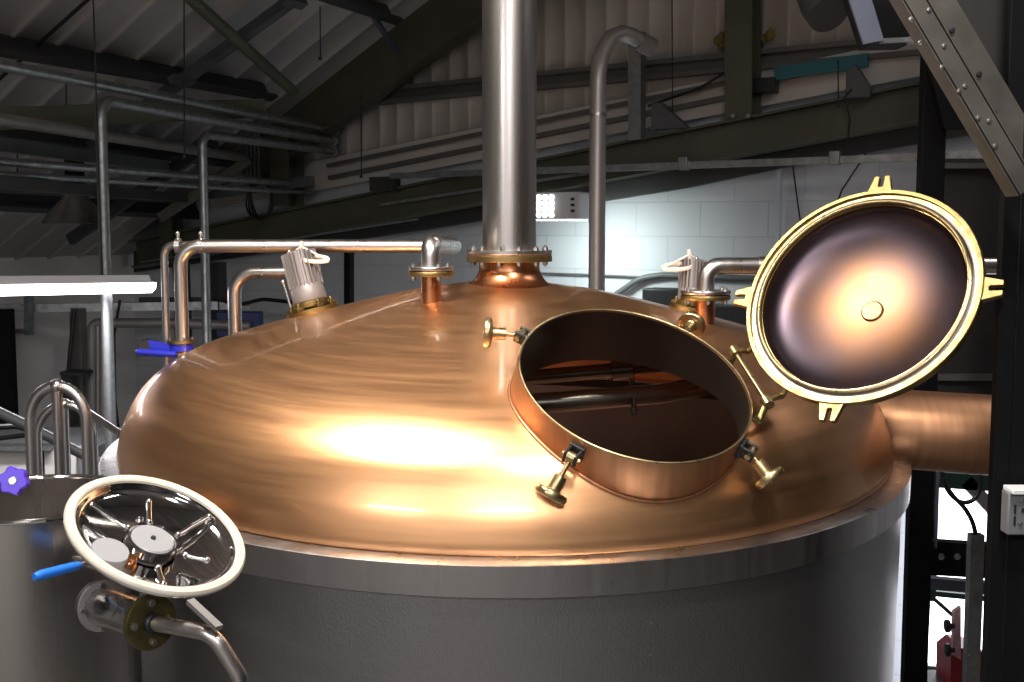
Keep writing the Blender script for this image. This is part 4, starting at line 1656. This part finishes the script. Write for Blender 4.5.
# bolted diagonal channel
b = B()
Yc = 2.75
ca, cb_ = P(880, -70, Yc), P(1030, 190, Yc)
ca, cb_ = P(865, -84, Yc), P(1027, 190, Yc)
dch = (cb_ - ca).normalized()
perp = dch.cross(V((0, 1, 0))).normalized()
if perp.x < 0:
    perp = -perp
wch = 20 / F * Yc
b.box((ca + cb_) / 2, dch * ((cb_ - ca).length / 2), perp * wch / 2, V((0, .004, 0)))
b.box((ca + cb_) / 2 + perp * wch / 2 + V((0, .03, 0)), dch * ((cb_ - ca).length / 2), perp * .003, V((0, .034, 0)))
b.box((ca + cb_) / 2 - perp * wch / 2 + V((0, .03, 0)), dch * ((cb_ - ca).length / 2), perp * .003, V((0, .034, 0)))
chn = tag(b.build('bolted_channel', 'channel'), 'weathered bolted steel channel slanting down at the upper right', 'channel')
for k, (px, py) in enumerate(((911, 19), (920, 42), (944, 46), (942, 67), (965, 86), (959, 91), (978, 118), (989, 121), (995, 146), (929, 10))):
    q = P(px, py, Yc - .004)
    B().lathe(q, V((0, -1, 0)), [(0, 0), (.006, 0), (.005, .004), (0, .005)], 10).build('rivet', 'stainless', chn)
b = B()
c2a, c2b = P(888, -84, 2.9), P(1050, 190, 2.9)
b.box((c2a + c2b) / 2, (c2b - c2a) / 2, perp * 15 / F * 2.9, V((0, .004, 0)))
ch2 = tag(b.build('flat_brace', 'channel'), 'second flat brace just behind the bolted channel at the upper right', 'brace')
for (px, py) in ((952, 30), (979, 74), (994, 117 - 4)):
    q = P(px, py, 2.893)
    B().lathe(q, V((0, -1, 0)), [(0, 0), (.007, 0), (.006, .005), (0, .006)], 10).build('bolt', 'darkbox', ch2)
b = B()
b.plate([P(905, -30, 3.05), P(1062, -30, 3.05), P(1062, 200, 3.05), P(1020, 162, 3.05)], V((0, 1, 0)), .02)
tag(b.build('grey_panel', 'greypanel'), 'dark grey sheet panel behind the bolted channel at the top right', 'panel')
# plates and dark hopper at the top
quadbar('hanging_plate', [(843, -20), (866, -20), (884, 40), (864, 44)], 3.4, .012, 'lightplate', 'pale galvanised plate hanging from the top edge at right', 'plate')
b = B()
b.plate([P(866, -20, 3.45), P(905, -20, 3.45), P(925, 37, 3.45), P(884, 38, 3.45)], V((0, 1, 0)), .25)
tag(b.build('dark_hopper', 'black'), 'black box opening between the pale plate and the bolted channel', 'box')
b = B()
b.bar(P(880, 41, 3.42), P(924, 39, 3.42), .02, .012)
b.box(P(913, 40, 3.40), V((.012, 0, 0)), V((0, .02, 0)), Z * .009)
tag(b.build('ledge_bar', 'galv'), 'narrow galvanised ledge under the black box at upper right', 'bar')
b = B()
b.tube([P(806, -40, 5.0), P(822, 4, 4.8), P(829, 14, 4.75)], [.085, .085, .082], 32)
o = tag(b.build('vent_duct', 'darksteel'), 'fat grey duct end poking in from the top edge', 'duct')

# switch box on the near column
sc = P(1019, 512, 2.86)
sb = thing('control_box', 'pale control box with switches on the broad black column', 'box', sc)
B().box(sc + V((.012, 0, 0)), V((.048, 0, 0)), V((0, .022, 0)), Z * .052).build('enclosure', 'greycab', sb, bevel=.004)
B().box(sc + V((.012, -.012, .058)), V((.046, 0, 0)), V((0, .03, 0)), Z * .006).build('top_lid', 'white', sb, bevel=.002)
fy = sc.y - .023
for (dx, dz, w, h) in ((-.020, .012, .0022, .011), (-.020, -.016, .0022, .011), (.003, .010, .007, .005), (.020, .012, .002, .006)):
    B().box(V((sc.x + dx, fy, sc.z + dz)), V((w, 0, 0)), V((0, .003, 0)), Z * h).build('slot', 'darkbox', sb)
for (dx, dz) in ((-.004, .034), (.014, .036), (-.006, -.022), (.012, -.024), (.030, .030), (.030, -.02)):
    B().lathe(V((sc.x + dx, fy, sc.z + dz)), V((0, -1, 0)), [(0, 0), (.005, 0), (.004, .006), (0, .007)], 12).build('screw', 'stainless', sb)

# ---------------------------------------------------------------- bright window bay low at right
YW = 6.6
wl, wr = P(922, 560, YW).x, P(1080, 560, YW).x
zt, zb_ = P(950, 462, YW).z, P(950, 760, YW).z
o = B().box(V(((wl + wr) / 2, YW, (zt + zb_) / 2)), V(((wr - wl) / 2, 0, 0)), V((0, .01, 0)), Z * ((zt - zb_) / 2)).build('window_1', 'daylight')
o['kind'] = 'structure'; o['label'] = 'bright daylit window bay seen low at the right'
win = o
def wbar(pa, pb, w, m='darkgreen', Y=6.4, nm='window_bar', d=.05):
    b = B(); b.bar(P(pa[0], pa[1], Y), P(pb[0], pb[1], Y), d, w, up=Z if abs(pa[0] - pb[0]) > abs(pa[1] - pb[1]) else V((1, 0, 0)))
    return b
fr_ = thing('window_frame', 'dark green steel framing in front of the bright window under the copper duct', 'frame', P(950, 560, 6.4))
wbar((920, 478), (1010, 484), .085).build('head_rail', 'darkgreen', fr_)
wbar((935, 470), (931, 600), .035).build('mullion', 'darkgreen', fr_)
wbar((930, 520), (925, 625), .03).build('mullion', 'darkgreen', fr_)
wbar((928, 592), (1000, 599), .03).build('cross_rail', 'darkgreen', fr_)
wbar((925, 668), (1000, 676), .045).build('cross_rail', 'galv', fr_)
wbar((932, 597), (958, 620), .022).build('diagonal_brace', 'darkgreen', fr_)
wbar((965, 480), (1004, 522), .07, m='greycab').build('knee_brace', 'greycab', fr_)
b = B(); b.bar(P(912, 555.5, 5.0), P(1020, 562, 5.0), .06, .145)
o = tag(b.build('bolted_beam', 'black'), 'black bolted cross beam below the copper duct at right', 'beam')
for px in (941, 957):
    B().lathe(P(px, 556.5, 4.955), V((0, -1, 0)), [(0, 0), (.015, 0), (.013, .008), (0, .01)], 16).build('bolt', 'galv', o)
b = B(); b.bar(P(925, 582, 5.1), P(1015, 590, 5.1), .05, .05)
tag(b.build('pale_rail', 'lightplate'), 'pale rail directly below the black bolted cross beam', 'rail')
# slim upright strips
b = B(); b.box(V((P(937, 500, 4.9).x + .0, 4.9, P(937, 510, 4.9).z)), V((.004, 0, 0)), V((0, .01, 0)), Z * .16)
tag(b.build('edge_strip', 'lightplate'), 'thin bright strip beside the far black column under the duct', 'strip')
b = B(); b.bar(P(994, 470, 4.2), P(985, 720, 4.2), .02, .02, up=V((1, 0, 0)))
tag(b.build('edge_strip', 'lightplate'), 'slim upright strip against the broad black column, low at right', 'strip')
# white conduit post
b = B(); b.bar(P(976, 534, 4.2), P(968, 760, 4.2), .04, .048, up=V((1, 0, 0)))
o = tag(b.build('conduit_post', 'galv'), 'grey upright trunking post with a black cable entering its top, low at right', 'post')
for (px, py) in ((974, 560), (969, 655)):
    B().lathe(P(px, py, 4.178), V((0, -1, 0)), [(0, 0), (.004, 0), (.003, .003), (0, .003)], 10).build('screw', 'stainless', o)
b = B()
pts = [P(976, 536, 4.2), P(973, 522, 4.2), P(965, 508, 4.2), P(954, 497, 4.2), P(945, 485, 4.2), P(942, 470, 4.2)]
b.tube(fillet(pts, .2, 5), .008, 10)
pts = [P(943, 478, 4.19), P(948, 492, 4.19), P(960, 503, 4.19), P(972, 502, 4.19), P(980, 492, 4.19), P(981, 476, 4.19), P(979, 462, 4.19)]
b.tube(fillet(pts, .2, 5), .008, 10)
tag(b.build('looped_cable', 'rubber'), 'black cable looped below the copper duct at right', 'cable')
# red machine with dark knobs
rm = thing('red_machine', 'red machine part with two dark knobs before the bright window', 'machine', P(955, 680, 5.6))
B().plate([P(954, 612, 5.6), P(961, 607, 5.6), P(961, 660, 5.6), P(953, 655, 5.6)], V((0, 1, 0)), .03).build('pale_plate', 'redlight', rm)
B().plate([P(951, 656, 5.65), P(961, 648, 5.65), P(984, 652, 5.65), P(984, 720, 5.65), P(950, 720, 5.65)], V((0, 1, 0)), .2).build('base', 'red', rm)
for py in (626, 650):
    q = P(948, py, 5.58)
    B().lathe(q + V((.03, 0, 0)), V((-1, 0, 0)), [(0, 0), (.012, 0), (.012, .02), (.03, .024), (.032, .04), (.02, .046), (0, .046)], 20).build('knob', 'darkbox', rm)
b = B(); b.box(P(944, 690, 5.8), V((.12, 0, 0)), V((0, .1, 0)), Z * .07)
tag(b.build('pale_box', 'greycab', bevel=.01), 'pale box below the rail at the foot of the bright window', 'box')

# ---------------------------------------------------------------- lights
def area(name, loc, tgt, size, sizey, power, col=(1, 1, 1), spread=180):
    l = bpy.data.lights.new(name, 'AREA')
    l.shape = 'RECTANGLE'; l.size = size; l.size_y = sizey; l.energy = power; l.color = col
    l.spread = math.radians(spread)
    o = bpy.data.objects.new(name, l)
    COL.objects.link(o)
    o.location = loc
    d = (V(tgt) - V(loc))
    o.rotation_euler = d.to_track_quat('-Z', 'Z').to_euler()
    return o


def highbay(loc, tgt, size, power, col, label, spread=110):
    """real high-bay lamp: shade mesh + light in its mouth"""
    loc = V(loc); tgt = V(tgt)
    ax = (tgt - loc).normalized()
    t = thing('highbay_lamp', label, 'lamp', loc)
    s = size / .5
    B().lathe(loc, -ax, [(.30 * s, -.02), (.31 * s, -.02), (.27 * s, .08), (.12 * s, .2), (.1 * s, .32), (0, .32)], 32).build('lamp_shade', 'greycab', t)
    z = V((loc.x, loc.y, roofz(U.dot(loc))))
    B().tube([loc - ax * .3, z], .008, 6).build('cord', 'wire', t)
    l = bpy.data.lights.new('lamp_light', 'AREA')
    l.shape = 'DISK'; l.size = size; l.energy = power; l.color = col; l.spread = math.radians(spread)
    o = bpy.data.objects.new('lamp_light', l)
    COL.objects.link(o)
    o.location = loc + ax * .03
    o.rotation_euler = ax.to_track_quat('-Z', 'Z').to_euler()


def strip(a, c, power, label, col=(1, .95, .97)):  # strip fixture added out of view to raise the ambient light
    a, c = V(a), V(c)
    m_ = (a + c) / 2
    t = thing('strip_light', label, 'lamp', m_)
    d = (c - a).normalized()
    B().prof(a, c, [(-.07, .012), (-.05, .05), (.05, .05), (.07, .012)]).build('housing', 'white', t)
    B().prof(a + d * .01, c - d * .01, [(-.065, .012), (-.05, -.02), (.05, -.02), (.065, .012)]).build('diffuser', 'tube', t)
    for k in (.2, .8):
        q = a.lerp(c, k)
        B().tube([q + Z * .05, V((q.x, q.y, roofz(U.dot(q))))], .004, 6).build('hanger', 'wire', t)
    l = bpy.data.lights.new('strip_glow', 'AREA')
    l.shape = 'RECTANGLE'; l.size = (c - a).length; l.size_y = .1; l.energy = power; l.color = col
    o = bpy.data.objects.new('strip_glow', l)
    COL.objects.link(o)
    o.location = m_ - Z * .03
    o.rotation_euler = (0, 0, math.atan2(d.y, d.x))


highbay((-1.0, 2.6, 3.6), (-.2, 3.1, 1.1), .45, 50, (1, .93, .84), 'hanging high-bay lamp over the left of the copper dome')
highbay((.7, 1.3, 3.9), (.3, 3.0, 1.0), .4, 26, (1, .95, .9), 'hanging high-bay lamp over the walkway at right')
strip((-3.0, -.6, 2.9), (-1.9, -1.4, 2.9), 85, 'added fill strip light behind the viewer at left, nearest the side wall')  # added fixture, unseen, fills the room from behind left
strip((-.7, -1.9, 3.3), (.7, -1.9, 3.3), 160, 'added fill strip light behind the viewer hung across the walkway')  # added fixture, unseen, brightens the front wall and the dome's lower front
strip((2.2, 3.2, 3.7), (2.6, 4.3, 3.7), 9, 'added weak fill strip light to the right of the bolted channel')  # added fixture, unseen, weak fill for gable and roof
area('flood_light', PW(566, 222, .62) - Z * .06, PW(622, 290, 0.0), .3, .16, 6, (.88, 1, .97), 150)
p_ = P(60, 292, 5.7)
area('strip_glow', p_ - Z * .07, p_ - Z * 2, 1.1, .12, 22, (1, .95, 1))

l = bpy.data.lights.new('sight_lamp_beam', 'SPOT')
l.energy = 34; l.color = (1, .85, .7); l.spot_size = math.radians(110); l.shadow_soft_size = .04
o = bpy.data.objects.new('sight_lamp_beam', l)
COL.objects.link(o)
o.location = HD(690, 306) - dnorm(HD(690, 306)) * .05
o.rotation_euler = (V((-.1, 3.8, .5)) - o.location).to_track_quat('-Z', 'Z').to_euler()

w = bpy.data.worlds.new('world')
SC.world = w
w.use_nodes = True
w.node_tree.nodes['Background'].inputs[0].default_value = (.5, .55, .62, 1)
w.node_tree.nodes['Background'].inputs[1].default_value = .05

SC.view_settings.view_transform = 'Standard'
SC.view_settings.look = 'None'
SC.view_settings.gamma = 1
SC.view_settings.use_curve_mapping = False
SC.view_settings.exposure = 0.28
